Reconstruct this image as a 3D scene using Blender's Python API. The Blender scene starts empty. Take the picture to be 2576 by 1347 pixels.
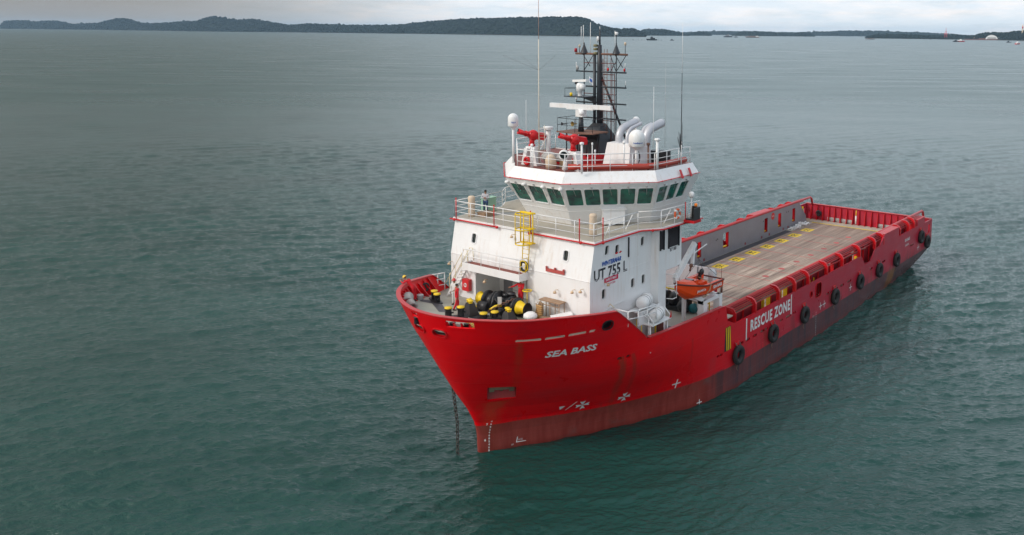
import bpy, bmesh, math, random
from mathutils import Vector, Matrix
R = math.radians
sc = bpy.context.scene
col = sc.collection
rnd = random.Random(7)

# ---------------------------------------------------------------- camera
CAMX = Matrix(((-0.57897, 0.0, 0.0, 0.0),) * 4)
yaw, pit, rol = R(-144.6354), R(-6.5673), R(0.5143)
F_ = Vector((math.cos(yaw) * math.cos(pit), math.sin(yaw) * math.cos(pit), math.sin(pit)))
R_ = Vector((math.sin(yaw), -math.cos(yaw), 0))
U_ = R_.cross(F_)
R2 = R_ * math.cos(rol) + U_ * math.sin(rol)
U2 = -R_ * math.sin(rol) + U_ * math.cos(rol)
cd = bpy.data.cameras.new("camera")
cam = bpy.data.objects.new("camera", cd)
col.objects.link(cam)
m3 = Matrix((R2, U2, -F_)).transposed()
cam.matrix_world = Matrix.Translation((37.860, 39.033, 26.5595)) @ m3.to_4x4()
cd.lens = 2232.19 / 2576 * 36
cd.shift_x = -0.12335
cd.shift_y = -0.13057
cd.clip_end = 100000
cd.clip_start = 1
sc.camera = cam

# ---------------------------------------------------------------- world, sun, exposure
SUN_EL, SUN_AZ = R(34), R(-28)       # towards the sun, azimuth from +x
w = bpy.data.worlds.new("World")
sc.world = w
w.use_nodes = True
sc.view_settings.view_transform = 'Standard'
sc.view_settings.look = 'None'
sc.view_settings.exposure = 0.36
sc.view_settings.gamma = 1.0
sl = bpy.data.lights.new("sun", 'SUN')
sl.energy = 1.45
sl.angle = R(12)
sl.color = (1.0, 0.95, 0.89)
so = bpy.data.objects.new("sun", sl)
col.objects.link(so)
sd = Vector((math.cos(SUN_EL) * math.cos(SUN_AZ), math.cos(SUN_EL) * math.sin(SUN_AZ), math.sin(SUN_EL)))
so.rotation_euler = sd.to_track_quat('Z', 'Y').to_euler()


# ---------------------------------------------------------------- node helpers
class NT:
    def __init__(s, tree):
        s.t = tree

    def n(s, typ, **k):
        nd = s.t.nodes.new(typ)
        ins = k.pop('i', {})
        for a, b in k.items():
            setattr(nd, a, b)
        for a, b in ins.items():
            s.put(nd.inputs[a], b)
        return nd

    def put(s, sock, v):
        if isinstance(v, bpy.types.NodeSocket):
            s.t.links.new(v, sock)
        elif isinstance(v, (tuple, list)) and len(v) == 3 and sock.type == 'RGBA':
            sock.default_value = (*v, 1)
        else:
            sock.default_value = v

    def math(s, op, a, b=0.0, c=0.0, clamp=False):
        nd = s.t.nodes.new('ShaderNodeMath')
        nd.operation = op
        nd.use_clamp = clamp
        for i, v in enumerate((a, b, c)):
            s.put(nd.inputs[i], v)
        return nd.outputs[0]

    def mix(s, fac, a, b, mode='MIX'):
        nd = s.t.nodes.new('ShaderNodeMix')
        nd.data_type = 'RGBA'
        nd.blend_type = mode
        s.put(nd.inputs[0], fac)
        s.put(nd.inputs[6], a)
        s.put(nd.inputs[7], b)
        return nd.outputs[2]

    def noise(s, vec, scale, detail=3, rough=0.55, out='Fac'):
        nd = s.n('ShaderNodeTexNoise')
        nd.inputs['Scale'].default_value = scale
        nd.inputs['Detail'].default_value = detail
        nd.inputs['Roughness'].default_value = rough
        if vec is not None:
            s.put(nd.inputs['Vector'], vec)
        return nd.outputs[out]

    def mapr(s, v, a, b, c=0.0, d=1.0, smooth=False):
        nd = s.n('ShaderNodeMapRange')
        nd.clamp = True
        if smooth:
            nd.interpolation_type = 'SMOOTHSTEP'
        for i, x in enumerate((v, a, b, c, d)):
            s.put(nd.inputs[i], x)
        return nd.outputs[0]

    def mapping(s, vec, scale=(1, 1, 1), rot=(0, 0, 0), loc=(0, 0, 0)):
        nd = s.n('ShaderNodeMapping')
        s.put(nd.inputs['Vector'], vec)
        nd.inputs['Scale'].default_value = scale
        nd.inputs['Rotation'].default_value = rot
        nd.inputs['Location'].default_value = loc
        return nd.outputs[0]


# world: Nishita sky seen through a broken overcast, with an added dark sector on the left that greys the sea
T = NT(w.node_tree)
w.node_tree.nodes.clear()
wo = T.n('ShaderNodeOutputWorld')
sky = T.n('ShaderNodeTexSky', sky_type='NISHITA')
sky.sun_disc = False
sky.sun_elevation = SUN_EL
sky.sun_rotation = R(90) - SUN_AZ
sky.air_density = 1.2
sky.dust_density = 2.0
bg1 = T.n('ShaderNodeBackground', i={'Color': sky.outputs[0], 'Strength': 0.1})
tc = T.n('ShaderNodeTexCoord')
sep = T.n('ShaderNodeSeparateXYZ', i={0: tc.outputs['Generated']})
X, Y, Z = sep.outputs
hyp = T.math('POWER', T.math('ADD', T.math('MULTIPLY', X, X), T.math('MULTIPLY', Y, Y)), 0.5)
# cosine to the direction of the added dark sector (azimuth -100 deg)
ca = T.math('ADD', T.math('MULTIPLY', X, math.cos(R(-100))), T.math('MULTIPLY', Y, math.sin(R(-100))))
ca = T.math('DIVIDE', ca, T.math('MAXIMUM', hyp, 0.05))
left = T.mapr(ca, 0.80, 0.985, 0, 1, True)
left = T.math('MULTIPLY', left, T.mapr(Z, 0.6, 0.95, 1, 0))
zz = T.math('ADD', T.math('MAXIMUM', Z, 0.0), 0.08)
pv = T.n('ShaderNodeCombineXYZ', i={0: T.math('DIVIDE', X, zz), 1: T.math('DIVIDE', Y, zz), 2: 0.3})
cn = T.noise(T.mapping(pv.outputs[0], (0.8, 0.8, 1)), 1.6, 7, 0.6)
cn2 = T.noise(T.mapping(tc.outputs['Generated'], (7, 7, 34)), 1.6, 6, 0.6)
soft = T.mapr(Z, 0.05, 0.13, 1.0, 0.12)
cc = T.mix(T.math('ADD', T.math('MULTIPLY', T.math('SUBTRACT', T.mapr(cn2, 0.42, 0.62), .5), soft), .5), (0.64, 0.72, 0.79), (0.90, 0.865, 0.86))
cc = T.mix(T.math('MULTIPLY', T.mapr(cn, 0.35, 0.7), soft), cc, (0.68, 0.745, 0.80))
cc = T.mix(T.mapr(Z, 0.08, 0.45), cc, (0.475, 0.55, 0.645))
cr = T.math('DIVIDE', T.math('ADD', T.math('MULTIPLY', X, math.cos(R(-175))), T.math('MULTIPLY', Y, math.sin(R(-175)))), T.math('MAXIMUM', hyp, 0.05))
right = T.math('MULTIPLY', T.mapr(cr, 0.70, 0.95, 0, 1, True), T.mapr(Z, 0.75, 0.4))  # added brighter sector, lifts the sky reflection in the water on this side
cc = T.mix(T.math('MULTIPLY', right, T.mapr(Z, .03, .12)), cc, (0.70, 0.785, 0.88))
cc = T.mix(left, cc, T.mix(T.mapr(Z, 0.04, 0.22), (0.27, 0.26, 0.25), (0.255, 0.255, 0.258)))
# brighter, warmer veil around the hidden sun
cs = T.math('ADD', T.math('MULTIPLY', X, sd.x), T.math('ADD', T.math('MULTIPLY', Y, sd.y), T.math('MULTIPLY', Z, sd.z)))
veil = T.mapr(cs, 0.2, 1.0, 0, 1, True)
cc = T.mix(veil, cc, (0.95, 0.89, 0.81))
bg2 = T.n('ShaderNodeBackground', i={'Color': cc, 'Strength': 1.0})
cover = T.math('SUBTRACT', 1.0, T.math('MULTIPLY', T.mapr(cn, 0.52, 0.30, 0, .12), T.mapr(Z, .12, .04, .35, 1)))
ms = T.n('ShaderNodeMixShader', i={0: cover, 1: bg1.outputs[0], 2: bg2.outputs[0]})
T.t.links.new(ms.outputs[0], wo.inputs[0])

# ---------------------------------------------------------------- materials
MATS = {}


def newmat(name):
    m = bpy.data.materials.new(name)
    m.use_nodes = True
    t = NT(m.node_tree)
    b = m.node_tree.nodes['Principled BSDF']
    return m, t, b


def paint(name, c, rough=0.45, metal=0.0, var=0.12, dirt=None, dirt_amt=0.35, dirt_scale=1.2, streak=True, bump=0.0, spec=0.5, plate=False):
    """paint with mottling, and dirt streaks that run down"""
    if name in MATS:
        return MATS[name]
    m, t, b = newmat(name)
    tc = t.n('ShaderNodeTexCoord').outputs['Object']
    n1 = t.noise(tc, 0.9, 5, 0.6)
    dark = tuple(x * (1 - var) for x in c)
    lite = tuple(min(1, x * (1 + var * .6)) for x in c)
    cc = t.mix(t.mapr(n1, 0.3, 0.7), dark, lite)
    if dirt:
        sv = t.mapping(tc, (dirt_scale * 3, dirt_scale * 3, dirt_scale * (0.28 if streak else 3)))
        n2 = t.noise(sv, 1.0, 5, 0.65)
        n3 = t.noise(tc, 0.5, 2, 0.5)
        f = t.math('MULTIPLY', t.mapr(n2, 0.5, 0.8), t.mapr(n3, 0.35, 0.65))
        cc = t.mix(t.math('MULTIPLY', f, dirt_amt), cc, dirt)
    t.put(b.inputs['Base Color'], cc)
    t.put(b.inputs['Roughness'], t.mapr(n1, 0.3, 0.7, max(0.02, rough - .06), min(1, rough + .08)))
    b.inputs['Metallic'].default_value = metal
    b.inputs['Specular IOR Level'].default_value = spec
    if bump:
        bp = t.n('ShaderNodeBump', i={'Height': t.noise(tc, 8, 4, .6), 'Distance': bump, 'Strength': 0.6})
        t.put(b.inputs['Normal'], bp.outputs[0])
    if plate:
        s3 = t.n('ShaderNodeSeparateXYZ', i={0: tc})
        seam = t.math('MAXIMUM', *[t.mapr(t.math('ABSOLUTE', t.math('SUBTRACT', t.math('FRACT', t.math('DIVIDE', s3.outputs[k_], sp_)), .5)), 0, .02 / sp_, 1, 0) for k_, sp_ in ((2, 1.33), (1, 2.1))])
        b1 = t.n('ShaderNodeBump', i={'Height': t.noise(tc, .9, 2, .4), 'Distance': .03, 'Strength': .5})
        b2 = t.n('ShaderNodeBump', i={'Height': seam, 'Distance': .008, 'Strength': .7, 'Normal': b1.outputs[0]})
        t.put(b.inputs['Normal'], b2.outputs[0])
    MATS[name] = m
    return m


RUST = (0.22, 0.09, 0.04)
WHITE = paint('white_paint', (0.80, 0.81, 0.82), 0.42, dirt=(0.50, 0.36, 0.24), dirt_amt=0.5, var=.03, plate=True)
RED = paint('red_paint', (0.58, 0.004, 0.010), 0.38, dirt=(0.28, 0.03, 0.02), dirt_amt=.4)
PINKRED = paint('weathered_red_paint', (0.50, 0.045, 0.05), 0.45, dirt=(0.25, 0.03, 0.02), dirt_amt=.3)
YEL = paint('yellow_paint', (0.80, 0.55, 0.01), 0.45, dirt=(0.3, 0.18, 0.03))
BLACK = paint('black_paint', (0.018, 0.018, 0.022), 0.4, var=.3, dirt=(0.06, 0.045, 0.035))
NAVY = paint('dark_mast_paint', (0.02, 0.028, 0.038), 0.45, var=.3, dirt=(0.10, 0.045, 0.03), dirt_amt=.5)
GREYW = paint('grey_bulwark_paint', (0.235, 0.24, 0.265), 0.5, dirt=(0.17, 0.13, 0.12), dirt_amt=.3)
DECKG = paint('grey_green_deck', (0.34, 0.34, 0.29), 0.6, dirt=(0.22, 0.15, 0.10), dirt_amt=.8, streak=False, var=.2)
DECKR = paint('red_brown_deck', (0.22, 0.06, 0.045), 0.65, dirt=(0.12, 0.07, 0.05), streak=False)
DECKB = paint('beige_deck', (0.42, 0.39, 0.33), 0.65, dirt=(0.25, 0.14, 0.08), dirt_amt=.6, streak=False)
DARKD = paint('dark_deck_strip', (0.045, 0.045, 0.055), 0.5, var=.3, dirt=(0.15, 0.1, 0.08), streak=False)
RUSTY = paint('rusty_steel', (0.20, 0.10, 0.07), 0.7, var=.4, dirt=(0.08, 0.03, 0.02), streak=False)
RUBBER = paint('rubber', (0.02, 0.021, 0.022), 0.75, var=.4, dirt=(0.06, 0.05, 0.045), streak=False)
SILVER = paint('silver_exhaust', (0.52, 0.53, 0.57), 0.42, metal=.35, var=.1)
ORANGE = paint('orange_grp', (0.80, 0.07, 0.006), 0.4, dirt=(0.35, 0.05, 0.02), dirt_amt=.4)
ROPE = paint('rope', (0.45, 0.30, 0.18), 0.9, var=.3, streak=False, bump=.02)
GREYT = paint('grey_tarp', (0.40, 0.39, 0.38), 0.8, var=.25, bump=.03)
CREAM = paint('cream_canvas', (0.62, 0.50, 0.38), 0.8, var=.15, dirt=(0.4, 0.28, 0.18), bump=.02)
WOOD = paint('weathered_timber', (0.34, 0.22, 0.14), 0.8, var=.3, dirt=(0.15, 0.1, 0.07))
TIMBER = paint('yellow_timber', (0.60, 0.36, 0.14), 0.7, var=.2, dirt=(0.3, 0.18, 0.1))
WTEXT = paint('white_lettering', (0.72, 0.74, 0.74), 0.5, var=.08, dirt=(0.5, 0.2, 0.18), dirt_amt=.3)
BTEXT = paint('black_lettering', (0.02, 0.018, 0.03), 0.5)
BLUET = paint('blue_lettering', (0.015, 0.09, 0.38), 0.5)
CRIM = paint('crimson_sign', (0.55, 0.01, 0.07), 0.5)
WIRE = paint('wire_grey', (0.12, 0.12, 0.12), 0.5)
SKIN = paint('skin', (0.34, 0.17, 0.10), 0.6, var=.1)
HAIR = paint('black_hair', (0.01, 0.009, 0.008), 0.6)
COVR = paint('red_cotton', (0.58, 0.008, 0.018), 0.85, var=.15)
COVW = paint('white_cotton', (0.70, 0.69, 0.67), 0.85, var=.08)
SWEAT = paint('grey_knit', (0.50, 0.50, 0.54), 0.9, var=.15)
JEANS = paint('blue_denim', (0.04, 0.08, 0.18), 0.85, var=.2)
BOOT = paint('boot_leather', (0.02, 0.018, 0.016), 0.6)
HATY = paint('yellow_helmet', (0.80, 0.50, 0.03), 0.35)
HATW = paint('white_helmet', (0.80, 0.80, 0.80), 0.35)
HATR = paint('red_helmet', (0.55, 0.03, 0.03), 0.35)
MINT = paint('mint_paint', (0.33, 0.55, 0.42), 0.5, var=.06)
GLASSD = paint('dark_port_glass', (0.012, 0.02, 0.02), 0.08, var=.3)
TEAL = paint('teal_cover', (0.01, 0.14, 0.16), 0.6)
GALV = paint('galvanised', (0.42, 0.42, 0.42), 0.5, metal=.2, dirt=RUST, dirt_amt=.3)
BLACKV = paint('louvre_dark', (0.012, 0.012, 0.016), 0.6)


def glass_mat():
    m, t, b = newmat('green_bridge_glass')
    tc = t.n('ShaderNodeTexCoord').outputs['Object']
    n = t.noise(t.mapping(tc, (1.2, 1.2, 1.6)), 1.4, 3, .5)
    t.put(b.inputs['Base Color'], t.mix(t.mapr(n, .35, .65), (0.0, 0.035, 0.040), (0.004, 0.15, 0.105)))
    b.inputs['Roughness'].default_value = 0.06
    b.inputs['Specular IOR Level'].default_value = 0.7
    return m


GLASS = glass_mat()


def hull_mat():
    m, t, b = newmat('hull_paint')
    tc = t.n('ShaderNodeTexCoord').outputs['Object']
    s = t.n('ShaderNodeSeparateXYZ', i={0: tc})
    X, Y, Z = s.outputs
    n1 = t.noise(tc, 0.35, 5, 0.6)
    n2 = t.noise(t.mapping(tc, (2.2, 2.2, 0.22)), 1.0, 6, 0.65)
    n3 = t.noise(t.mapping(tc, (0.5, 0.5, 0.9)), 1.0, 5, 0.6)
    red = t.mix(t.mapr(n1, .3, .7), (0.66, 0.0, 0.004), (0.72, 0.001, 0.006))
    # sky reflection along the after body, painted in as duller, pinker red
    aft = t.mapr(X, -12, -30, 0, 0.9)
    sky_sheen = t.mix(t.mapr(n3, .35, .7), (0.40, 0.022, 0.048), (0.34, 0.045, 0.070))
    red = t.mix(aft, red, sky_sheen)
    red = t.mix(t.mapr(t.noise(t.mapping(tc, (.22, .22, .5)), 1.0, 4, .6), .5, .66, 0, .28), red, (0.40, 0.02, 0.03))
    # weld seams show as faint lines where the paint is thicker or chalked
    sz = t.mapr(t.math('ABSOLUTE', t.math('SUBTRACT', t.math('FRACT', t.math('DIVIDE', t.math('ADD', Z, .2), 1.9)), .5)), 0.0, 0.012, 1, 0)
    sx = t.mapr(t.math('ABSOLUTE', t.math('SUBTRACT', t.math('FRACT', t.math('DIVIDE', X, 3.1)), .5)), 0.0, 0.006, 1, 0)
    seam = t.math('MULTIPLY', t.math('MAXIMUM', sz, t.math('MULTIPLY', sx, .6)), t.mapr(n3, .3, .6, .2, .75))
    red = t.mix(t.math('MULTIPLY', seam, .55), red, (0.62, 0.05, 0.05))
    patch = t.mapr(t.noise(t.mapping(tc, (.5, .5, 1.1), (0, 0, 0), (9, 2, 5)), 1.0, 5, .7), .60, .66)
    red = t.mix(t.math('MULTIPLY', patch, .35), red, (0.42, 0.004, 0.012))
    # scrapes and dirt on the upper side
    red = t.mix(t.math('MULTIPLY', t.mapr(n2, .56, .74), t.mapr(Z, 6.5, 1.5, 0, .5)), red, (0.20, 0.03, 0.03))
    # boot topping / anti-fouling
    af = t.mix(t.mapr(n2, .35, .65), (0.20, 0.030, 0.024), (0.27, 0.055, 0.045))
    afd = t.mix(t.mapr(n2, .40, .66), (0.060, 0.038, 0.048), (0.17, 0.05, 0.05))
    af = t.mix(t.mapr(X, -15, -19, 0, 1), af, afd)
    yel = t.math('MULTIPLY', t.mapr(X, -51.2, -51.5), t.mapr(X, -53.6, -53.3))
    af = t.mix(t.math('MULTIPLY', yel, .6), af, (0.32, 0.13, 0.015))
    af = t.mix(t.mapr(n3, .58, .72, 0, .5), af, (0.10, 0.09, 0.085))
    zed = t.math('ADD', Z, t.math('MULTIPLY', t.math('SUBTRACT', n3, 0.5), 0.10))
    c = t.mix(t.mapr(zed, 1.84, 1.88), af, red)
    # dark scuffed patch above the boot top on the after body
    sc1 = t.math('MULTIPLY', t.mapr(n2, .50, .62), t.math('MULTIPLY', t.mapr(Z, 3.0, 1.9), t.mapr(X, -18, -30)))
    c = t.mix(t.math('MULTIPLY', sc1, .6), c, (0.07, 0.03, 0.035))
    # weed line at the water
    c = t.mix(t.mapr(t.math('ADD', Z, t.math('MULTIPLY', n2, .3)), .55, .2, 0, .6), c, (0.16, 0.02, 0.015))

    # discharge streaks: each starts at an opening and runs aft and down the side
    def streak(x0, ztop, width, lean, strength, colr, c, zbot=0.0):
        xs = t.math('ADD', X, t.math('MULTIPLY', t.math('SUBTRACT', ztop, Z), lean))
        d = t.math('ABSOLUTE', t.math('SUBTRACT', xs, x0))
        wob = t.math('MULTIPLY', t.math('SUBTRACT', n2, .5), width * 3.0)
        f = t.mapr(t.math('ADD', d, wob), width, width * .35)
        f = t.math('MULTIPLY', f, t.mapr(Z, ztop + .02, ztop - .05))
        f = t.math('MULTIPLY', f, t.mapr(Z, zbot, ztop, .12, 1))
        f = t.math('MULTIPLY', f, t.mapr(n2, .25, .6, .4, 1))
        f = t.math('MULTIPLY', f, t.mapr(Y, 0.2, 0.5))
        return t.mix(t.math('MULTIPLY', f, strength), c, colr)
    for a in STREAKS:
        c = streak(*a[:6], c, *a[6:])
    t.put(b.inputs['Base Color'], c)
    t.put(b.inputs['Roughness'], t.mapr(n1, .3, .7, .26, .38))
    b.inputs['Specular IOR Level'].default_value = .2
    # faint plate wobble and horizontal weld seams
    pl = t.noise(t.mapping(tc, (.45, .45, .9)), 1.0, 2, .4)
    bp = t.n('ShaderNodeBump', i={'Height': pl, 'Distance': 0.06, 'Strength': 0.55})
    zf = t.math('ABSOLUTE', t.math('SUBTRACT', t.math('FRACT', t.math('DIVIDE', Z, 1.55)), .5))
    bp2 = t.n('ShaderNodeBump', i={'Height': t.mapr(zf, 0.0, 0.012, 1, 0), 'Distance': 0.012, 'Strength': 0.7, 'Normal': bp.outputs[0]})
    t.put(b.inputs['Normal'], bp2.outputs[0])
    return m


STREAKS = [(1.3, 8.6, .22, .42, .45, (0.22, 0.06, 0.02), 3.6), (-.1, 3.75, .75, .1, .55, (0.26, 0.10, 0.04), 1.2), (-5.3, 6.35, .32, 0.45, .75, (0.13, 0.05, 0.025), 0.2),
           (-6.2, 6.35, .22, 0.45, .55, (0.13, 0.05, 0.03), 0.8), (-15.6, 3.3, .5, .1, .35, (0.30, 0.05, 0.06), 0.3),
           (-16.6, 2.0, .8, .1, .8, (0.03, 0.04, 0.045), -1.5), (-23.4, 3.15, .35, .1, .6, (0.14, 0.05, 0.03), 0.5), (-36.0, 3.15, .3, .1, .6, (0.16, 0.06, 0.04), .5),
           (-28.4, 3.1, .5, .05, .45, (0.05, 0.03, 0.03), 0), (-46.3, 3.15, .3, .1, .6, (0.18, 0.07, 0.03), .5), (-12.6, 5.6, .16, .15, .4, (0.18, 0.03, 0.02), 2), (-41.0, 3.1, .7, .05, .5, (0.05, 0.03, 0.03), 0)]
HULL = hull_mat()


def plank_mat():
    m, t, b = newmat('weathered_deck_planks')
    tc = t.n('ShaderNodeTexCoord').outputs['Object']
    s = t.n('ShaderNodeSeparateXYZ', i={0: tc})
    X, Y, Z = s.outputs
    pk = t.math('MULTIPLY', Y, 1 / 0.22)
    idx = t.math('FLOOR', pk)
    fr = t.math('ABSOLUTE', t.math('SUBTRACT', t.math('FRACT', pk), .5))
    wn = t.n('ShaderNodeTexWhiteNoise', noise_dimensions='2D')
    cx = t.n('ShaderNodeCombineXYZ', i={0: idx, 1: t.math('FLOOR', t.math('ADD', t.math('DIVIDE', X, 4.5), t.math('MULTIPLY', idx, .37)))})
    t.put(wn.inputs['Vector'], cx.outputs[0])
    st = t.noise(t.mapping(tc, (0.14, 3.6, 1)), 1.0, 7, .72)
    big = t.noise(t.mapping(tc, (.25, .25, 1)), 1.0, 4, .6)
    st2 = t.noise(t.mapping(tc, (0.10, 1.25, 1), (0, 0, 0), (3, 7, 0)), 1.0, 4, .6)
    st = t.math('ADD', t.math('MULTIPLY', st, .55), t.math('MULTIPLY', st2, .45))
    c = t.mix(t.mapr(st, .40, .60), (0.12, 0.078, 0.058), (0.74, 0.60, 0.49))
    c = t.mix(t.math('MULTIPLY', wn.outputs[0], .45), c, (0.33, 0.24, 0.19))
    c = t.mix(t.mapr(big, .42, .62, 0, .55), c, (0.27, 0.215, 0.185))
    c = t.mix(t.mapr(X, -26, -60, 0, .6), c, (0.22, 0.155, 0.125))
    sp = t.noise(tc, 1.3, 5, .7)
    c = t.mix(t.mapr(sp, .62, .72, 0, .7), c, (0.09, 0.07, 0.065))
    c = t.mix(t.mapr(fr, .46, .49, 0, .75), c, (0.05, 0.04, 0.035))
    t.put(b.inputs['Base Color'], c)
    b.inputs['Roughness'].default_value = .8
    bp = t.n('ShaderNodeBump', i={'Height': t.mapr(fr, .44, .5, 1, 0), 'Distance': .02, 'Strength': .8})
    t.put(b.inputs['Normal'], bp.outputs[0])
    return m


PLANK = plank_mat()


# ---------------------------------------------------------------- mesh builder
class MB:
    def __init__(s):
        s.v, s.f, s.sm, s.mi = [], [], [], []
        s.cur = 0

    def add(s, vs, fs, smooth=False):
        o = len(s.v)
        s.v += [tuple(p) for p in vs]
        s.f += [tuple(i + o for i in f) for f in fs]
        s.sm += [smooth] * len(fs)
        s.mi += [s.cur] * len(fs)
        return s

    def box(s, x0, x1, y0, y1, z0, z1):
        v = [(x, y, z) for z in (z0, z1) for y in (y0, y1) for x in (x0, x1)]
        return s.add(v, [(0, 2, 3, 1), (4, 5, 7, 6), (0, 1, 5, 4), (2, 6, 7, 3), (0, 4, 6, 2), (1, 3, 7, 5)])

    def obox(s, c, d, u, L, W, H):
        """box centred at c, long axis d, up axis u"""
        d = Vector(d).normalized(); u = Vector(u)
        u = (u - d * u.dot(d)).normalized(); k = d.cross(u); c = Vector(c)
        v = [c + d * a * L / 2 + k * b * W / 2 + u * e * H / 2 for e in (-1, 1) for b in (-1, 1) for a in (-1, 1)]
        return s.add(v, [(0, 2, 3, 1), (4, 5, 7, 6), (0, 1, 5, 4), (2, 6, 7, 3), (0, 4, 6, 2), (1, 3, 7, 5)])

    def beam(s, p, q, W, H, up=(0, 0, 1)):
        p, q = Vector(p), Vector(q)
        d = q - p
        if abs(d.normalized().dot(Vector(up))) > .99:
            up = (1, 0, 0)
        return s.obox((p + q) / 2, d, up, d.length, W, H)

    def tube(s, pts, r, n=8, caps=True):
        pts = [Vector(p) for p in pts]
        rr = r if isinstance(r, (list, tuple)) else [r] * len(pts)
        vs, prev = [], None
        for i, p in enumerate(pts):
            a = pts[max(0, i - 1)]; b = pts[min(len(pts) - 1, i + 1)]
            d = (b - a).normalized()
            if prev is None:
                h = Vector((0, 0, 1)) if abs(d.z) < .9 else Vector((1, 0, 0))
                k = d.cross(h).normalized()
            else:
                k = (prev - d * prev.dot(d)).normalized()
            prev = k
            l = d.cross(k)
            vs += [p + (k * math.cos(2 * math.pi * j / n) + l * math.sin(2 * math.pi * j / n)) * rr[i] for j in range(n)]
        m = len(pts)
        fs = [(i * n + j, i * n + (j + 1) % n, (i + 1) * n + (j + 1) % n, (i + 1) * n + j) for i in range(m - 1) for j in range(n)]
        s.add(vs, fs, True)
        if caps:
            o = len(s.v) - len(vs)
            s.f += [tuple(o + j for j in range(n))[::-1], tuple(o + (m - 1) * n + j for j in range(n))]
            s.sm += [False] * 2; s.mi += [s.cur] * 2
        return s

    def cyl(s, p, q, r, r2=None, n=12):
        return s.tube([p, q], [r, r if r2 is None else r2], n)

    def lathe(s, prof, o=(0, 0, 0), axis=(0, 0, 1), n=16):
        """prof: list of (radius, height along axis)"""
        a = Vector(axis).normalized(); h = Vector((1, 0, 0)) if abs(a.x) < .9 else Vector((0, 1, 0))
        k = a.cross(h).normalized(); l = a.cross(k); o = Vector(o)
        vs = [o + a * z + (k * math.cos(2 * math.pi * j / n) + l * math.sin(2 * math.pi * j / n)) * r for r, z in prof for j in range(n)]
        m = len(prof)
        s.add(vs, [(i * n + j, i * n + (j + 1) % n, (i + 1) * n + (j + 1) % n, (i + 1) * n + j) for i in range(m - 1) for j in range(n)], True)
        return s

    def prism(s, poly, z0, z1):
        n = len(poly)
        v = [(x, y, z0) for x, y in poly] + [(x, y, z1) for x, y in poly]
        return s.add(v, [tuple(range(n))[::-1], tuple(range(n, 2 * n))] + [(i, (i + 1) % n, n + (i + 1) % n, n + i) for i in range(n)])

    def loft(s, polys, caps=True):
        n = len(polys[0]); v = [p for q in polys for p in q]; m = len(polys)
        fs = [(i * n + j, i * n + (j + 1) % n, (i + 1) * n + (j + 1) % n, (i + 1) * n + j) for i in range(m - 1) for j in range(n)]
        if caps:
            fs += [tuple(range(n))[::-1], tuple((m - 1) * n + j for j in range(n))]
        return s.add(v, fs)

    def slab(s, pts, nrm, th):
        """polygon pts extruded by th along -nrm"""
        nv = Vector(nrm).normalized() * th
        n = len(pts)
        v = [Vector(p) for p in pts] + [Vector(p) - nv for p in pts]
        return s.add(v, [tuple(range(n)), tuple(range(n, 2 * n))[::-1]] + [(i, n + i, n + (i + 1) % n, (i + 1) % n) for i in range(n)])

    def torus(s, c, axis, R_, r, n=24, k=8, a0=0.0, a1=2 * math.pi):
        a = Vector(axis).normalized(); h = Vector((0, 0, 1)) if abs(a.z) < .9 else Vector((1, 0, 0))
        u = a.cross(h).normalized(); v = a.cross(u); c = Vector(c)
        full = abs(a1 - a0 - 2 * math.pi) < 1e-6
        cnt = n if full else n + 1
        vs = []
        for i in range(cnt):
            t = a0 + (a1 - a0) * i / n
            d = u * math.cos(t) + v * math.sin(t)
            vs += [c + d * (R_ + r * math.cos(2 * math.pi * j / k)) + a * r * math.sin(2 * math.pi * j / k) for j in range(k)]
        fs = []
        for i in range(n if full else n):
            i2 = (i + 1) % cnt
            if not full and i + 1 >= cnt: break
            fs += [(i * k + j, i * k + (j + 1) % k, i2 * k + (j + 1) % k, i2 * k + j) for j in range(k)]
        return s.add(vs, fs, True)

    def ball(s, c, r, n=12, m=8, sq=(1, 1, 1)):
        c = Vector(c); vs = []; fs = []
        for i in range(m + 1):
            p = math.pi * i / m
            for j in range(n):
                t = 2 * math.pi * j / n
                vs.append(c + Vector((math.sin(p) * math.cos(t) * sq[0], math.sin(p) * math.sin(t) * sq[1], math.cos(p) * sq[2])) * r)
        for i in range(m):
            for j in range(n):
                fs.append((i * n + j, (i + 1) * n + j, (i + 1) * n + (j + 1) % n, i * n + (j + 1) % n))
        return s.add(vs, fs, True)

    def build(s, name, mat, parent=None, **props):
        me = bpy.data.meshes.new(name)
        me.from_pydata(s.v, [], s.f)
        mats = mat if isinstance(mat, (list, tuple)) else [mat]
        for m in mats:
            me.materials.append(m)
        me.polygons.foreach_set('use_smooth', s.sm)
        me.polygons.foreach_set('material_index', s.mi)
        bm = bmesh.new(); bm.from_mesh(me)
        bmesh.ops.remove_doubles(bm, verts=bm.verts, dist=1e-5)
        bmesh.ops.recalc_face_normals(bm, faces=bm.faces)
        bm.to_mesh(me); bm.free()
        o = bpy.data.objects.new(name, me)
        col.objects.link(o)
        if parent is not None:
            o.parent = parent
            o.matrix_parent_inverse = wmat(parent).inverted()
        for k, v in props.items():
            o[k] = v
        return o


def wmat(o):
    m = Matrix.LocRotScale(o.location, o.rotation_euler, o.scale)
    if o.parent is not None:
        m = wmat(o.parent) @ o.matrix_parent_inverse @ m
    return m


def thing(name, label, cat, loc=(0, 0, 0), rz=0.0, group=None):
    o = bpy.data.objects.new(name, None)
    o.empty_display_size = .2
    o.location = loc
    o.rotation_euler = (0, 0, rz)
    col.objects.link(o)
    o['label'] = label; o['category'] = cat
    if group: o['group'] = group
    return o


def kids(o):
    return [c for c in bpy.data.objects if c.parent == o]


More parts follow.
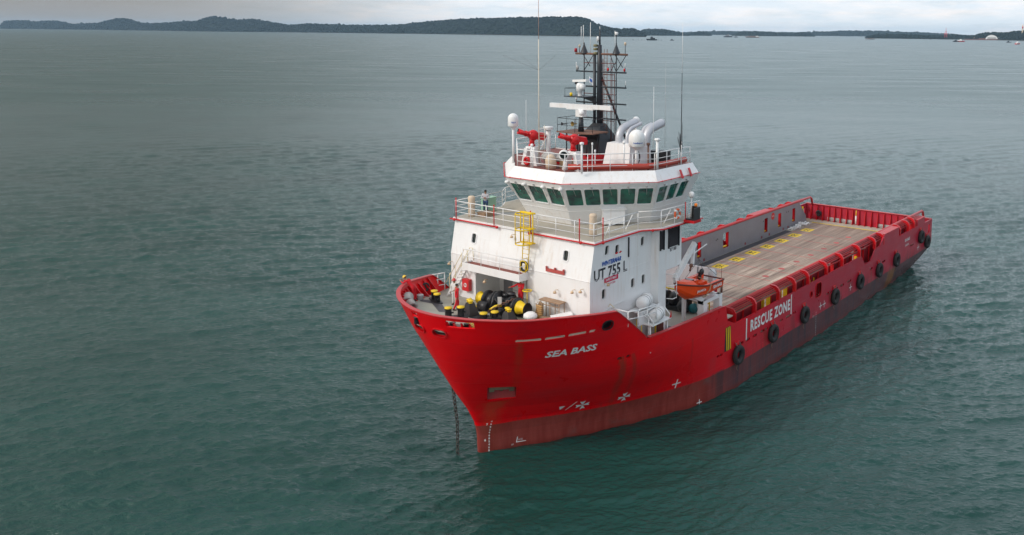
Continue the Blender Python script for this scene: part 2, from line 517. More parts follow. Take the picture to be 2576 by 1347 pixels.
def dup(root, loc, label, rz=None, group=None):
    r = root.copy(); col.objects.link(r); r.location = loc
    if rz is not None: r.rotation_euler = (0, 0, rz)
    r['label'] = label
    if group: r['group'] = group
    for ch in kids(root):
        c = ch.copy(); col.objects.link(c); mi = ch.matrix_parent_inverse.copy(); c.parent = r; c.matrix_parent_inverse = mi
        for g in kids(ch):
            d = g.copy(); col.objects.link(d); mi = g.matrix_parent_inverse.copy(); d.parent = c; d.matrix_parent_inverse = mi
    return r


def lerp(a, b, t): return a + (b - a) * t


def interp(tab, x):
    if x >= tab[0][0] and tab[0][0] > tab[-1][0] or x <= tab[0][0] and tab[0][0] < tab[-1][0]: return tab[0][1]
    for (a, p), (b, q) in zip(tab, tab[1:]):
        if min(a, b) <= x <= max(a, b): return p + (q - p) * (x - a) / (b - a)
    return tab[-1][1]


def text2d(s, size, shear=0.0, bold=0.0, sx=1.0, spacing=1.0):
    cu = bpy.data.curves.new('lettering', 'FONT')
    cu.body = s; cu.size = size; cu.shear = shear; cu.offset = bold; cu.space_character = spacing
    cu.align_x = 'CENTER'; cu.align_y = 'CENTER'; cu.resolution_u = 2
    o = bpy.data.objects.new('lettering', cu); col.objects.link(o)
    dg = bpy.context.evaluated_depsgraph_get()
    me = bpy.data.meshes.new_from_object(o.evaluated_get(dg))
    bm = bmesh.new(); bm.from_mesh(me)
    for _ in range(3):
        es = [e for e in bm.edges if e.calc_length() > max(.14, size * .22)]
        if not es: break
        bmesh.ops.subdivide_edges(bm, edges=es, cuts=1)
        bmesh.ops.triangulate(bm, faces=bm.faces)
    vs = [(v.co.x * sx, v.co.y) for v in bm.verts]; bm.verts.index_update(); fs = [tuple(v.index for v in p.verts) for p in bm.faces]
    bm.free()
    bpy.data.objects.remove(o); bpy.data.curves.remove(cu); bpy.data.meshes.remove(me)
    return vs, fs


def lettering(name, s, size, fn, mat, parent, **k):
    """fn maps 2-D (u, v) to a point just proud of the surface"""
    vs, fs = text2d(s, size, **k)
    mb = MB(); mb.add([fn(u, v) for u, v in vs], fs)
    return mb.build(name, mat, parent)

# ================================================================ THE SHIP
# ship axes: x forward (stem at the waterline = 0), y to port, z up from the water
ship = thing('supply_ship', 'red hulled offshore supply ship with white superstructure anchored on green water', 'ship', (-30, 0, 0))

FT = [(0, 0, 4.25, 0), (-.22, .32, 4.17, 1.0), (-1.0, .85, 3.85, 2.1), (-2.04, 1.4, 3.3, 3.3), (-3.1, 2.1, 2.4, 4.6), (-4.24, 2.83, 1.4, 5.6),
      (-5.4, 3.45, .2, 6.35), (-6.74, 4.16, -1.5, 7.1), (-8, 4.75, -3, 7.6), (-9.3, 5.3, -4.8, 7.9), (-11, 6.0, -7.4, 8), (-12.6, 6.65, -9.8, 8),
      (-14.6, 7.35, -12.8, 8), (-17, 7.8, -16.2, 8), (-20, 8, -20, 8)]
WX = [(-3, -.0), (0, 0), (1.3, .012), (2.1, .06), (3.1, .18), (4.4, .38), (5.8, .565), (7.2, .73), (8.5, .87), (10.1, 1), (11, 1.06)]


def crom(a, b, c, d, t):
    return .5 * (2 * b + (c - a) * t + (2 * a - 5 * b + 4 * c - d) * t * t + (3 * b - a - 3 * c + d) * t ** 3)


def fore(t, z):
    n = len(FT) - 1
    u = min(max(t, 0), 1) * n; i = min(int(u), n - 1); f = u - i
    def g(k):
        if k < 0:
            q = FT[-k]; return (q[0], -q[1], q[2], -q[3])
        if k > n:
            q = FT[n]; p = FT[n - 1]; return tuple(2 * a - b for a, b in zip(q, p))
        return FT[k]
    P = [crom(*(g(i + k)[c] for k in (-1, 0, 1, 2)), f) for c in range(4)]
    wx = interp(WX, z)
    full = min(1.0, max(0.0, z / 6.0)); full = full * full * (3 - 2 * full)
    wy = lerp(wx, full, max(0, min(1, (t - .25) / .6)))
    if z < 0: wy = z * .03; wx = 0
    return (lerp(P[0], P[2], wx), min(8.0, lerp(P[1], P[3], wy)))


def aftb(x, z):
    b0 = interp([(-20, 8), (-40, 8), (-48, 7.72), (-61, 7.15), (-66, 6.8)], x)
    k = min(1, max(0, z / 2.6)); k = k * (2 - k)
    return lerp(b0, 8.0, k)


def hull_y(x, z):
    if x < -20: return aftb(x, z)
    lo, hi = 0.0, 1.0
    for _ in range(40):
        m = (lo + hi) / 2
        if fore(m, z)[0] > x: lo = m
        else: hi = m
    return fore((lo + hi) / 2, z)[1]


def on_hull(x, z, off=.02):
    return Vector((x, hull_y(x, z) + off, z))


def sheer(x, side):
    a0 = -4.2 if side > 0 else -2.9
    a1 = a0 - 3.2
    if x > a0: return interp([(4.3, 10.2), (0, 10.0), (a0, 9.62)], x)
    if x > a1: return interp([(a0, 9.62), (a1, 7.05)], x)
    if x > -17.1: return interp([(a1, 7.05), (-17.1, 6.78)], x)
    if x > -18.6: return interp([(-17.1, 5.7), (-18.6, 5.06)], x)
    for a, b, z in ((-18.6, -43.5, 5.07), (-43.5, -44.55, None), (-44.55, -46.1, 4.05), (-46.1, -47.3, None), (-47.3, -49.8, 5.09),
                    (-49.8, -54.2, 6.05), (-54.2, -60.3, 5.09), (-60.3, -62.6, 5.75)):
        if x > b:
            if z is not None: return z
            return lerp(5.09, 4.05, (a - x) / (a - b)) if a > -45 else lerp(4.05, 5.09, (a - x) / (a - b))
    return interp([(-62.6, 5.75), (-62.9, 5.05), (-65.7, 5.05)], x)


def xstern(z):
    return interp([(-3, -55), (0, -60.8), (1.0, -63.2), (1.9, -65.4), (2.3, -65.6), (7, -65.6)], z)


TS = sorted(set([i / 170 for i in range(171)]))
AX = sorted(set([-20 - k * 1.5 for k in range(1, 31)] + [-43.5, -44.55, -46.1, -47.3, -49.8, -49.83, -54.2, -54.23, -60.3, -60.33, -62.6, -62.9, -64.5, -65.3, -65.6]), reverse=True)
ZL = [-1.5, -.6, 0, .3, .6, .9, 1.2, 1.5, 1.7, 1.9, 2.1, 2.3, 2.5, 2.7, 2.9, 3.1]
NU = 28


def station(kind, a, side, inner):
    """column of points at one station; inner=True gives the inside of the plating"""
    def P(z):
        if kind == 'f': x, y = fore(a, z)
        elif kind == 'a':
            g = (a + 20) / (-45.6); x = -20 + (xstern(z) + 20) * g; y = aftb(x, z)
        else:  # transom
            x = xstern(z); y = aftb(x, z) * a
        return x, y
    def topz():
        z = 8
        if kind == 't': return 5.05
        for _ in range(12): z = sheer(P(z)[0], side)
        return z
    zt = topz()
    out = []
    for z in ZL + [3.1 + (zt - 3.1) * k / NU for k in range(1, NU + 1)]:
        x, y = P(z)
        if inner:
            th = .12
            if kind == 'f':
                e = 1e-3
                x0, y0 = fore(max(0, a - e), z); x1, y1 = fore(min(1, a + e), z)
                tx, ty = x1 - x0, y1 - y0; l = math.hypot(tx, ty) or 1
                nx, ny = -ty / l, tx / l      # points inboard for the port side
                if a == 0: nx, ny = -1, 0
                x += nx * th; y = max(0, y + ny * th)
            elif kind == 'a':
                y -= th; x = max(x, xstern(z) + th)
            else:
                x += th; y = y * (aftb(x, z) - th) / aftb(x, z)
        out.append((x, y * side, z))
    return out


def ring(inner):
    cols = [station('f', t, 1, inner) for t in TS] + [station('a', x, 1, inner) for x in AX[:]]
    cols += [station('t', k / 10, 1, inner) for k in range(9, 0, -1)] + [station('t', 0, 1, inner)] + [station('t', k / 10, -1, inner) for k in range(1, 10)]
    cols += [station('a', x, -1, inner) for x in AX[::-1]] + [station('f', t, -1, inner) for t in TS[:0:-1]]
    return cols


oc, ic = ring(False), ring(True)
hb = MB(); nr = len(oc[0]); nc = len(oc)
vs = [p for c in oc for p in c] + [p for c in ic for p in c]
B = nc * nr; fs = []
for c in range(nc):
    d = (c + 1) % nc
    for r in range(nr - 1):
        fs.append((c * nr + r, d * nr + r, d * nr + r + 1, c * nr + r + 1))
        fs.append((B + c * nr + r, B + c * nr + r + 1, B + d * nr + r + 1, B + d * nr + r))
    fs.append((c * nr + nr - 1, d * nr + nr - 1, B + d * nr + nr - 1, B + c * nr + nr - 1))
    fs.append((c * nr, B + c * nr, B + d * nr, d * nr))
hb.add(vs, fs, False)
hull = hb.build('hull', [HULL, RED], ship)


def cut(obj, cutters):
    """real openings through the plating"""
    objs = []
    for mb in cutters:
        c = mb.build('cutter', HULL); objs.append(c)
        md = obj.modifiers.new('cut', 'BOOLEAN'); md.operation = 'DIFFERENCE'; md.object = c; md.solver = 'EXACT'
    dg = bpy.context.evaluated_depsgraph_get()
    dg.update()
    me = bpy.data.meshes.new_from_object(obj.evaluated_get(dg))
    obj.modifiers.clear()
    old = obj.data; obj.data = me; bpy.data.meshes.remove(old)
    for c in objs: bpy.data.objects.remove(c)


def rrect2(w, h, r, n=4):
    r = min(r, w / 2, h / 2)
    out = []
    for cx, cy, a in ((w / 2 - r, h / 2 - r, 0), (-w / 2 + r, h / 2 - r, 90), (-w / 2 + r, -h / 2 + r, 180), (w / 2 - r, -h / 2 + r, 270)):
        for i in range(n + 1):
            t = R(a + 90 * i / n); out.append((cx + r * math.cos(t), cy + r * math.sin(t)))
    return out


def frame_at(x, z, side=1):
    """surface frame on the hull: origin, along (aft), up, normal"""
    if x < -20:
        p = on_hull(x, z, 0); a = on_hull(x - .3, z, 0) - on_hull(x + .3, z, 0); u = on_hull(x, z + .3, 0) - on_hull(x, z - .3, 0)
    else:
        lo, hi = 0.0, 1.0
        for _ in range(40):
            m = (lo + hi) / 2
            if fore(m, z)[0] > x: lo = m
            else: hi = m
        q = lambda t, zz: Vector((*fore(t, zz), zz))
        p = q(lo, z); a = q(min(1, lo + .012), z) - q(max(0, lo - .012), z); u = q(lo, z + .3) - q(lo, z - .3)
    a.normalize(); n = a.cross(u).normalized()
    if n.y < 0 or (abs(n.y) < .05 and n.x < 0): n = -n
    u = n.cross(a).normalized()
    if u.z < 0: u = -u
    if side < 0:
        p, a, u, n = (Vector((q_.x, -q_.y, q_.z)) for q_ in (p, a, u, n))
    return p, a, u, n


def hcut(x, z, w, h, r, depth=.5, side=1, skew=0):
    p, a, u, n = frame_at(x, z, side)
    mb = MB(); q = rrect2(w, h, r)
    mb.loft([[p + a * (s + skew * v) + u * v + n * d for s, v in q] for d in (depth, -depth)])
    return mb


def hring(name, x, z, w, h, r, t, mat, side=1, proud=.05, parent=None):
    p, a, u, n = frame_at(x, z, side)
    o = rrect2(w + 2 * t, h + 2 * t, r + t); i = rrect2(w, h, r); mb = MB()
    k = len(o)
    L = lambda q, d: [p + a * s + u * v + n * d for s, v in q]
    vs = L(o, -.02) + L(o, proud) + L(i, proud) + L(i, -.15)
    fs = [(e * k + j, e * k + (j + 1) % k, (e + 1) * k + (j + 1) % k, (e + 1) * k + j) for e in range(3) for j in range(k)]
    mb.add(vs, fs)
    return mb.build(name, mat, parent or hull)


# openings: fairleads, bulwark slots, scuppers, side door, notches for the bow rollers
OV = [(3.82, 9.06, .95, .48, .24), (-3.56, 8.9, .75, .52, .25)]
cuts = [hcut(*OV[0]), hcut(*OV[1]), hcut(*OV[0], side=-1)]
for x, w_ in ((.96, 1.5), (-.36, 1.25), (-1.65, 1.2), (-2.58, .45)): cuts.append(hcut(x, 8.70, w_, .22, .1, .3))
for x, z, w_, h_ in ((-5.2, 6.22, .36, .24), (-5.85, 6.22, .36, .24), (-16.3, 3.16, .36, .2), (-16.72, 3.16, .36, .2)): cuts.append(hcut(x, z, w_, h_, .1, .3))
for x, w_ in ((-19.5, .8), (-20.6, .7), (-21.7, .7), (-23.3, 1.3), (-26.3, .5), (-27.6, 1.0), (-28.8, .6), (-35.9, 1.2), (-37.6, .7), (-38.9, .9), (-40.6, 1.0), (-46.3, .8), (-49.8, 1.0), (-58.6, 1.2)):
    cuts.append(hcut(x, 3.24, w_, .22, .1, .3))
PK = (0.05, 4.45, 1.75, 1.35)
for s_ in (1, -1): cuts.append(hcut(*PK, .06, .5, s_))
cuts += [hcut(3.62, 9.78, 1.75, .46, .05), hcut(4.1, 9.9, .7, .3, .05, side=-1)]
cuts += [hcut(-32.0, 4.05, .5, .55, .25), hcut(-33.5, 4.1, 1.15, 1.25, .3), hcut(-64.55, 4.05, .8, 1.1, .25), hcut(-64.55, 4.05, .8, 1.1, .25, side=-1)]
cut(hull, cuts)
for sd_, nm in ((1, 0), (-1, 0)):
    hring('fairlead_rim', 3.82, 9.06, .95, .48, .24, .06, RED, sd_, .05)
hring('fairlead_rim', -3.56, 8.9, .75, .52, .25, .06, BLACK, 1, .05)
def throat(x, z, w, h, r, mat, side=1, d=.45, name='fairlead_throat'):
    p, a, u, n = frame_at(x, z, side); q = rrect2(w + .02, h + .02, r); mb = MB()
    L = lambda k, dd: [p + a * s * k + u * v * k - n * dd for s, v in q]
    vs = L(1, min(.13, d - .05)) + L(.95, d); m = len(q)
    mb.add(vs, [(i, (i + 1) % m, m + (i + 1) % m, m + i) for i in range(m)] + [tuple(range(m, 2 * m))])
    return mb.build(name, mat, hull)
IRON = paint('worn_fairlead_iron', (.10, .075, .07), .5, var=.5, dirt=(.3, .28, .26), streak=False)
throat(3.82, 9.06, .95, .48, .24, IRON); throat(3.82, 9.06, .95, .48, .24, IRON, -1)
throat(-3.56, 8.9, .75, .52, .25, BLACK)
for x, w_ in ((.96, 1.5), (-.36, 1.25), (-1.65, 1.2), (-2.58, .45)): throat(x, 8.70, w_, .22, .1, paint('lit_deck_beige', (.66, .60, .48), .7, var=.2, dirt=(.12, .09, .07), streak=False), 1, .09, 'freeing_slot_backing')  # added backing plates, coloured like the lit deck seen through the slots
for x, z in ((-5.2, 6.22), (-5.85, 6.22)): throat(x, z, .36, .24, .1, IRON, 1, .25, 'scupper')
hring('port_rim', -32.0, 4.05, .5, .55, .25, .05, RED)
hring('port_rim', -33.5, 4.1, 1.15, 1.25, .3, .06, RED)

# anchor pocket lining and the stowed anchor
for s_ in (1, -1):
    p, a, u, n = frame_at(PK[0], PK[1], s_)
    mb = MB(); W, H, D = PK[2] / 2 + .01, PK[3] / 2 + .01, .75
    c8 = lambda w_, h_, d: p + a * w_ + u * h_ - n * d
    o = [c8(-W, -H, .1), c8(W, -H, .1), c8(W, H, .1), c8(-W, H, .1)]; i = [c8(-W * .9, -H * .1, D), c8(W * .9, -H * .1, D), c8(W, H, D), c8(-W, H, D)]
    mb.add(o + i, [(0, 1, 5, 4), (1, 2, 6, 5), (2, 3, 7, 6), (3, 0, 4, 7), (4, 5, 6, 7)])
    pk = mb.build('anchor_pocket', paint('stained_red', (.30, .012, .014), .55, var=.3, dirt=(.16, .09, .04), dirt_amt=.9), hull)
    if s_ > 0:
        mb = MB(); up_ = u
        mb.obox(p - n * .35 + u * .35, a, u, 1.45, .4, .34)
        for k in (-1, 1):
            mb.obox(p - n * .25 + u * .32 + a * k * .6, a, u, .3, .3, .5)
        mb.tube([p - n * .4 + u * .3, p - n * .45 - u * .25], .12, 8)
        mb.build('anchor', paint('crusted_anchor', (.20, .17, .11), .85, var=.5, dirt=(.05, .04, .03), streak=False, bump=.05), ship)
        mb = MB()
        pl = [c8(x_, z_, .02) for x_, z_ in ((-.7, -.72), (.75, -.72), (.75, -1.2), (-.1, -1.35), (-.55, -1.1))]

# ---------------------------------------------------------------- decks
def deck_poly(z, x_aft, inset=.1, tmax=1.0):
    pts = []
    for i in range(0, 61):
        x, y = fore(i / 60, z)
        if x < x_aft: break
        pts.append((x - (inset if y < 1 else inset * .6), max(0, y - inset)))
    pts.append((x_aft, (hull_y(x_aft, z) - inset)))
    return pts + [(x, -y) for x, y in reversed(pts[1:])]


def zd(x): return 8.35 + max(0, min(.9, (x + 3.2) * .9 / 5.2))   # the forecastle deck rises towards the bow
dx_ = [-5.95, -5.0, -4.2, -3.2, -2.4, -1.6, -.8, 0, .6, 1.2, 1.6, 2.0, 2.3, 2.6, 2.9, 3.2, 3.5, 3.7, 3.85]
mb = MB(); vs_ = []
for x in dx_:
    y = (hull_y(x, zd(x)) if x > -5 else 7.3) - .11; z = zd(x)
    vs_ += [(x, y, z), (x, -y, z), (x, -y, z - .1), (x, y, z - .1)]
n_ = len(dx_)
mb.add(vs_, [(4 * i + j, 4 * i + (j + 1) % 4, 4 * i + 4 + (j + 1) % 4, 4 * i + 4 + j) for i in range(n_ - 1) for j in range(4)] + [(0, 1, 2, 3), (4 * n_ - 4, 4 * n_ - 3, 4 * n_ - 2, 4 * n_ - 1)])
fdeck = mb.build('forecastle_deck', DECKG, ship)
mb = MB()  # dark painted walkway on the forecastle deck
mk_ = [(-.4, -5.6), (.1, -5.2), (-.1, -4.2), (1.3, -2.0), (.9, -1.7), (-.8, -4.1), (-.7, -5.3)]
mb.add([(x, y, zd(x) + .006) for x, y in mk_], [(0, 1, 2, 6), (2, 5, 6), (2, 3, 4, 5)])
mb.build('deck_marking', DARKD, fdeck)
sdp = [(x, hull_y(x, 5.7) - .1) for x in (-5.0, -5.8, -6.6, -7.5, -8.5, -10, -11.5, -13, -15, -18.3)]
mb = MB(); mb.prism(sdp + [(x, -y) for x, y in sdp[::-1]], 5.65, 5.75)
mb.build('side_deck', DECKB, ship)
mb = MB()
mb.box(-18.42, -18.3, -7.0, 7.0, 3.05, 5.75)
mb.build('deck_break_bulkhead', RED, ship)
mb = MB(); mb.box(-65.46, -18.3, -7.86, 7.86, 2.9, 3.05)
cdeck = mb.build('cargo_deck', DECKB, ship)
mb = MB(); mb.box(-63.55, -18.6, -6.0, 6.8, 3.056, 3.09)
mb.build('deck_planking', PLANK, cdeck)
mb = MB(); mb.box(-57.5, -18.6, -6.9, -6.02, 3.056, 3.075)
mb.build('deck_margin', DARKD, cdeck)
mb = MB(); mb.box(-63.75, -63.6, -6.3, 6.3, 3.06, 3.1)
mb.build('yellow_line', YEL, cdeck)
REDL = paint('faded_red_line', (0.50, 0.10, 0.09), .7, var=.4)
mb = MB()
for k in range(12):
    mb = MB()
    x = -19.4 - 3.45 * k
    y = -5.9
    while y < 6.6:
        L_ = rnd.uniform(.8, 2.6)
        mb.box(x - .05, x + .05, y, min(6.7, y + L_), 3.092, 3.096)
        y += L_ + (rnd.uniform(.05, .5) if rnd.random() < .5 else .02)
    if k > 4:
        mb.build('red_line', REDL, cdeck)
        for dy in (.6, 3.4):
            mb = MB() if dy < 1 else (mb.build('red_spot', REDL, cdeck), MB())[1]
            mb.add([(x - 1.2 + .35 * math.cos(a), dy + .35 * math.sin(a), 3.095) for a in [i * math.pi / 4 for i in range(8)]], [tuple(range(8))])
    mb.build('red_line', REDL, cdeck)
for k, nme in enumerate(('10', '12', '14', '16', '18', '20', '22')):
    x = -38.4 - 3.453 * k; y = -4.8
    mb = MB(); mb.box(x - .76, x + .76, y - .62, y + .62, 3.094, 3.1)
    pl = mb.build('number_plate', YEL, cdeck)
    lettering('number', nme, 1.35, lambda u, v, x=x, y=y: (x + v, y - u, 3.104), BTEXT, pl, bold=.025, sx=.62)
mb = MB()
mb.box(-65.46, -63.95, -7.8, 7.8, 3.055, 3.12)
mb.build('aft_deck_plate', DECKB, cdeck)

# transverse barrier ahead of the cargo deck
mb = MB(); mb.box(-27.9, -27.75, -6.9, .9, 3.06, 6.0)
for y in (-5, -3, -1): mb.box(-27.75, -27.6, y - .06, y + .06, 3.06, 6.0)
mb.build('transverse_barrier', paint('pale_grey_paint', (.42, .41, .44), .5, dirt=RUST), ship)


# ---------------------------------------------------------------- walls with real openings
def wall(P00, P10, P01, P11, ops, th, mb=None):
    """bilinear wall patch; ops = [(u0, u1, v0, v1)] left open"""
    P00, P10, P01, P11 = map(Vector, (P00, P10, P01, P11))
    mb = mb or MB()
    n = (P10 - P00).cross(P01 - P00).normalized()
    us = sorted({0, 1, *[o[0] for o in ops], *[o[1] for o in ops]}); vv = sorted({0, 1, *[o[2] for o in ops], *[o[3] for o in ops]})
    P = lambda u, v: (P00 * (1 - u) + P10 * u) * (1 - v) + (P01 * (1 - u) + P11 * u) * v
    solid = {}
    for i in range(len(us) - 1):
        for j in range(len(vv) - 1):
            cu, cv = (us[i] + us[i + 1]) / 2, (vv[j] + vv[j + 1]) / 2
            solid[i, j] = not any(o[0] < cu < o[1] and o[2] < cv < o[3] for o in ops)
    for (i, j), s_ in solid.items():
        if not s_: continue
        q = [P(us[i], vv[j]), P(us[i + 1], vv[j]), P(us[i + 1], vv[j + 1]), P(us[i], vv[j + 1])]
        b = [p - n * th for p in q]
        mb.add(q, [(0, 1, 2, 3)]); mb.add(b, [(3, 2, 1, 0)])
        for (di, dj), (a, c) in (((0, -1), (0, 1)), ((1, 0), (1, 2)), ((0, 1), (2, 3)), ((-1, 0), (3, 0))):
            if not solid.get((i + di, j + dj), False):
                mb.add([q[a], b[a], b[c], q[c]], [(0, 1, 2, 3)])
    return mb, P, n


def window(parent, P, n, u0, u1, v0, v1, fr=.05, proud=.035, deep=.09, fm=WHITE, gm=GLASSD, rad=.12):
    c00, c10, c11, c01 = P(u0, v0), P(u1, v0), P(u1, v1), P(u0, v1)
    c = (c00 + c10 + c11 + c01) / 4; a = ((c10 - c00) + (c11 - c01)) / 2; b = ((c01 - c00) + (c11 - c10)) / 2
    W, H = a.length, b.length; au, bu = a / W, b / H
    sk = ((c11 - c01).length - (c10 - c00).length) / 2 / H
    def loop(w, h, r, d): return [c + au * (s * (1 + sk * v / W)) + bu * v + n * d for s, v in rrect2(w, h, r)]
    o, i = (W + 2 * fr, H + 2 * fr, rad + fr), (W - .04, H - .04, rad)
    L = loop(*o, -.01) + loop(*o, proud) + loop(*i, proud) + loop(*i, -deep)
    k = len(L) // 4; m1 = MB()
    m1.add(L, [(e * k + j, e * k + (j + 1) % k, (e + 1) * k + (j + 1) % k, (e + 1) * k + j) for e in range(3) for j in range(k)])
    f = m1.build('window_frame', fm, parent)
    m2 = MB(); m2.slab(loop(W + .04, H + .04, .04, -deep + .01), n, .02)
    m2.build('window_pane', gm, parent)
    return f


# ---------------------------------------------------------------- accommodation block
XF, XT, YS = -3.55, -4.0, 6.12
YF = YS - .004
Wt = 13.6
mb = MB()
def nu(y): return (y + YF) / (2 * YF)
mb, Pf, nf = wall((XF, -YF, 8.36), (XF, YF, 8.36), (XF, -YF, 11.3), (XF, YF, 11.3), [(nu(-3.75), nu(.95), 0, (10.6 - 8.36) / 2.94)], .12, mb)
wy_, wz_ = .21, .33
opsf = [(nu(y - wy_), nu(y + wy_), (z - wz_ - 11.3) / 2.3, (z + wz_ - 11.3) / 2.3) for y, z in ((-4.1, 12.55), (4.0, 12.6))]
mb, Pf2, nf2 = wall((XF, -YF, 11.3), (XF, YF, 11.3), (XT, -YF, Wt), (XT, YF, Wt), opsf, .12, mb)
# port side
xs0, xs1 = XF - .004, -10.1
def su(x): return (xs0 - x) / (xs0 - xs1)
sideops = []
for x, z in ((-8.0, 10.25), (-9.2, 10.25), (-4.9, 10.25)):
    sideops.append((su(x + .21), su(x - .21), (z - .33 - 5.76) / (11.3 - 5.76), (z + .33 - 5.76) / (11.3 - 5.76)))
mb, Ps, ns = wall((xs0, YS, 5.76), (xs1, YS, 5.76), (xs0, YS, 11.3), (xs1, YS, 11.3), sideops, .12, mb)
up = []
def su2(x): return (XT - x) / (XT - xs1)
for x, z in ((-5.3, 13.0), (-6.35, 12.85), (-9.1, 12.85)):
    up.append((su2(x + .21), su2(x - .21), (z - .33 - 11.3) / 2.3, min(.98, (z + .3 - 11.3) / 2.3)))
mb, Ps2, ns2 = wall((xs0, YS, 11.3), (xs1, YS, 11.3), (XT - .004, YS, Wt), (xs1, YS, Wt), up, .12, mb)
mb.v = mb.v
# step and after part, port; plain starboard side and after end
mb.box(-10.22, -10.1, YS - .1, 6.75, 5.76, Wt)
mb.box(-11.0, -10.22, 6.65, 6.75, 5.76, 10.6)
mb.box(-12.8, -10.22, 6.65, 6.75, 10.6, Wt)
mb.box(-12.8, -11.0, -6.65, 6.65, 10.5, 10.6)
mb.box(-11.0, -10.9, -6.65, 6.65, 5.76, 10.5)
mb.box(-12.9, -12.8, -6.65, 6.75, 10.5, Wt)
mb.box(-10.1, XT - .13, -YS, -YS + .1, 5.76, Wt - .003)
mb.box(XT - .13, XF - .125, -YS, -YS + .1, 8.37, 11.3)
mb.box(-12.8, -10.1, -6.75, -6.65, 5.76, Wt)
# alcove linings behind the windlass
mb.box(-6.0, -5.85, -3.9, 1.1, 8.36, 10.62)
mb.box(-5.85, XF - .12, -3.88, -3.75, 8.36, 10.62)
mb.box(-5.85, XF - .12, .95, 1.08, 8.36, 10.62)
mb.box(-5.85, XF - .12, -3.75, .95, 10.6, 10.7)
# chamfered corner of the opening
mb.slab([(XF - .002, -3.75, 10.6), (XF - .002, -3.75, 10.15), (XF - .002, -3.3, 10.6)], (1, 0, 0), .118)
house = mb.build('accommodation_block', WHITE, ship)
for o in opsf: window(house, Pf2, nf2, *o)
for o in sideops: window(house, Ps, ns, *o)
for o in up: window(house, Ps2, ns2, *o)
mb = MB()
mb.box(XF - .01, XF + .02, -YS, YS, 11.28, 11.31)
mb.box(xs1, xs0, YS - .005, YS + .015, 11.28, 11.31)
mb.box(xs1, xs0, YS - .005, YS + .015, 8.3, 8.33)
mb.build('weld_seam', WHITE, house)
# big panel, louvres, number
mb = MB(); mb.box(-8.75, -7.55, YS + .002, YS + .04, 11.95, 13.3)
mb.build('access_panel', WHITE, house)
mb = MB(); mb.box(-7.53, -7.47, YS + .002, YS + .09, 12.1, 13.4)
mb.build('cable_trunk', BLACKV, house)
for x0, x1, z0, z1 in ((-10.62, -10.25, 12.1, 13.35), (-12.45, -11.25, 12.05, 13.35)):
    mb = MB(); mb.box(x0, x1, 6.752, 6.765, z0, z1)
    z = z0 + .04
    while z < z1 - .05:
        mb.add([(x0, 6.77, z + .07), (x1, 6.77, z + .07), (x1, 6.83, z), (x0, 6.83, z)], [(0, 1, 2, 3)]); z += .09
    mb.box(x0 - .05, x0, 6.752, 6.86, z0 - .05, z1 + .05); mb.box(x1, x1 + .05, 6.752, 6.86, z0 - .05, z1 + .05)
    mb.build('louvre', BLACKV, house)
lettering('registration_number', '87180', .32, lambda u, v: (-11.85 - u, 6.756, 11.86 + v), BTEXT, house, bold=.01)
# doors and fittings in the alcove
mb = MB(); mb.box(-5.84, -5.78, -3.3, -2.5, 8.45, 10.35)
dr = mb.build('door', GREYW, house)
mb = MB(); mb.box(-5.84, -5.78, -.55, .35, 8.45, 10.4)
mb.build('door', paint('tan_door', (.42, .30, .17), .6), house)
mb = MB()
for z in (8.9, 9.4, 9.9): mb.tube([(-5.5, -2.2, z), (-5.5, -1.2, z)], .025)
for y in (-2.2, -1.2): mb.tube([(-5.5, y, 8.36), (-5.5, y, 10.2)], .025)
mb.build('pipe_rack', GALV, house)
mb = MB(); mb.tube([(XF - .3, .7, 8.36), (XF - .3, .7, 10.6)], .06)
mb.build('drain_pipe', RUSTY, house)

# balcony over the alcove with rail
mb = MB()
mb.box(XF + .002, XF + .85, -4.15, 1.05, 10.62, 10.7)
mb.box(XF + .77, XF + .85, -4.15, 1.05, 10.7, 11.1)
mb.box(XF + .002, XF + .77, .97, 1.05, 10.7, 11.1)
mb.box(XF + .002, XF + .77, -4.15, -4.07, 10.7, 11.1)
balc = mb.build('balcony', WHITE, ship)
mb = MB(); mb.box(XF + .003, XF + .768, -4.06, .96, 10.705, 10.99)
mb.build('balcony_floor', DECKR, balc)


def railing(name, pts, h, r=.028, mids=2, posts=None, mat=WHITE, parent=None, closed=False, sp=1.5, topr=None):
    mb = MB(); pts = [Vector(p) for p in pts]
    for k in range(1, mids + 2):
        z = h * k / (mids + 1)
        rr = (topr or r * 1.15) if k == mids + 1 else r * .8
        for a, b in zip(pts, pts[1:]):
            mb.tube([a + Vector((0, 0, z)), b + Vector((0, 0, z))], rr, 6)
    for a, b in zip(pts, pts[1:]):
        n = max(1, round((b - a).length / sp))
        for i in range(n + 1):
            p = a.lerp(b, i / n); mb.tube([p, p + Vector((0, 0, h))], r, 6)
    return mb.build(name, mat, parent or ship)


railing('balcony_rail', [(XF + .05, 1.01, 11.1), (XF + .81, 1.01, 11.1), (XF + .81, -4.11, 11.1)], .95, parent=balc, mids=1)
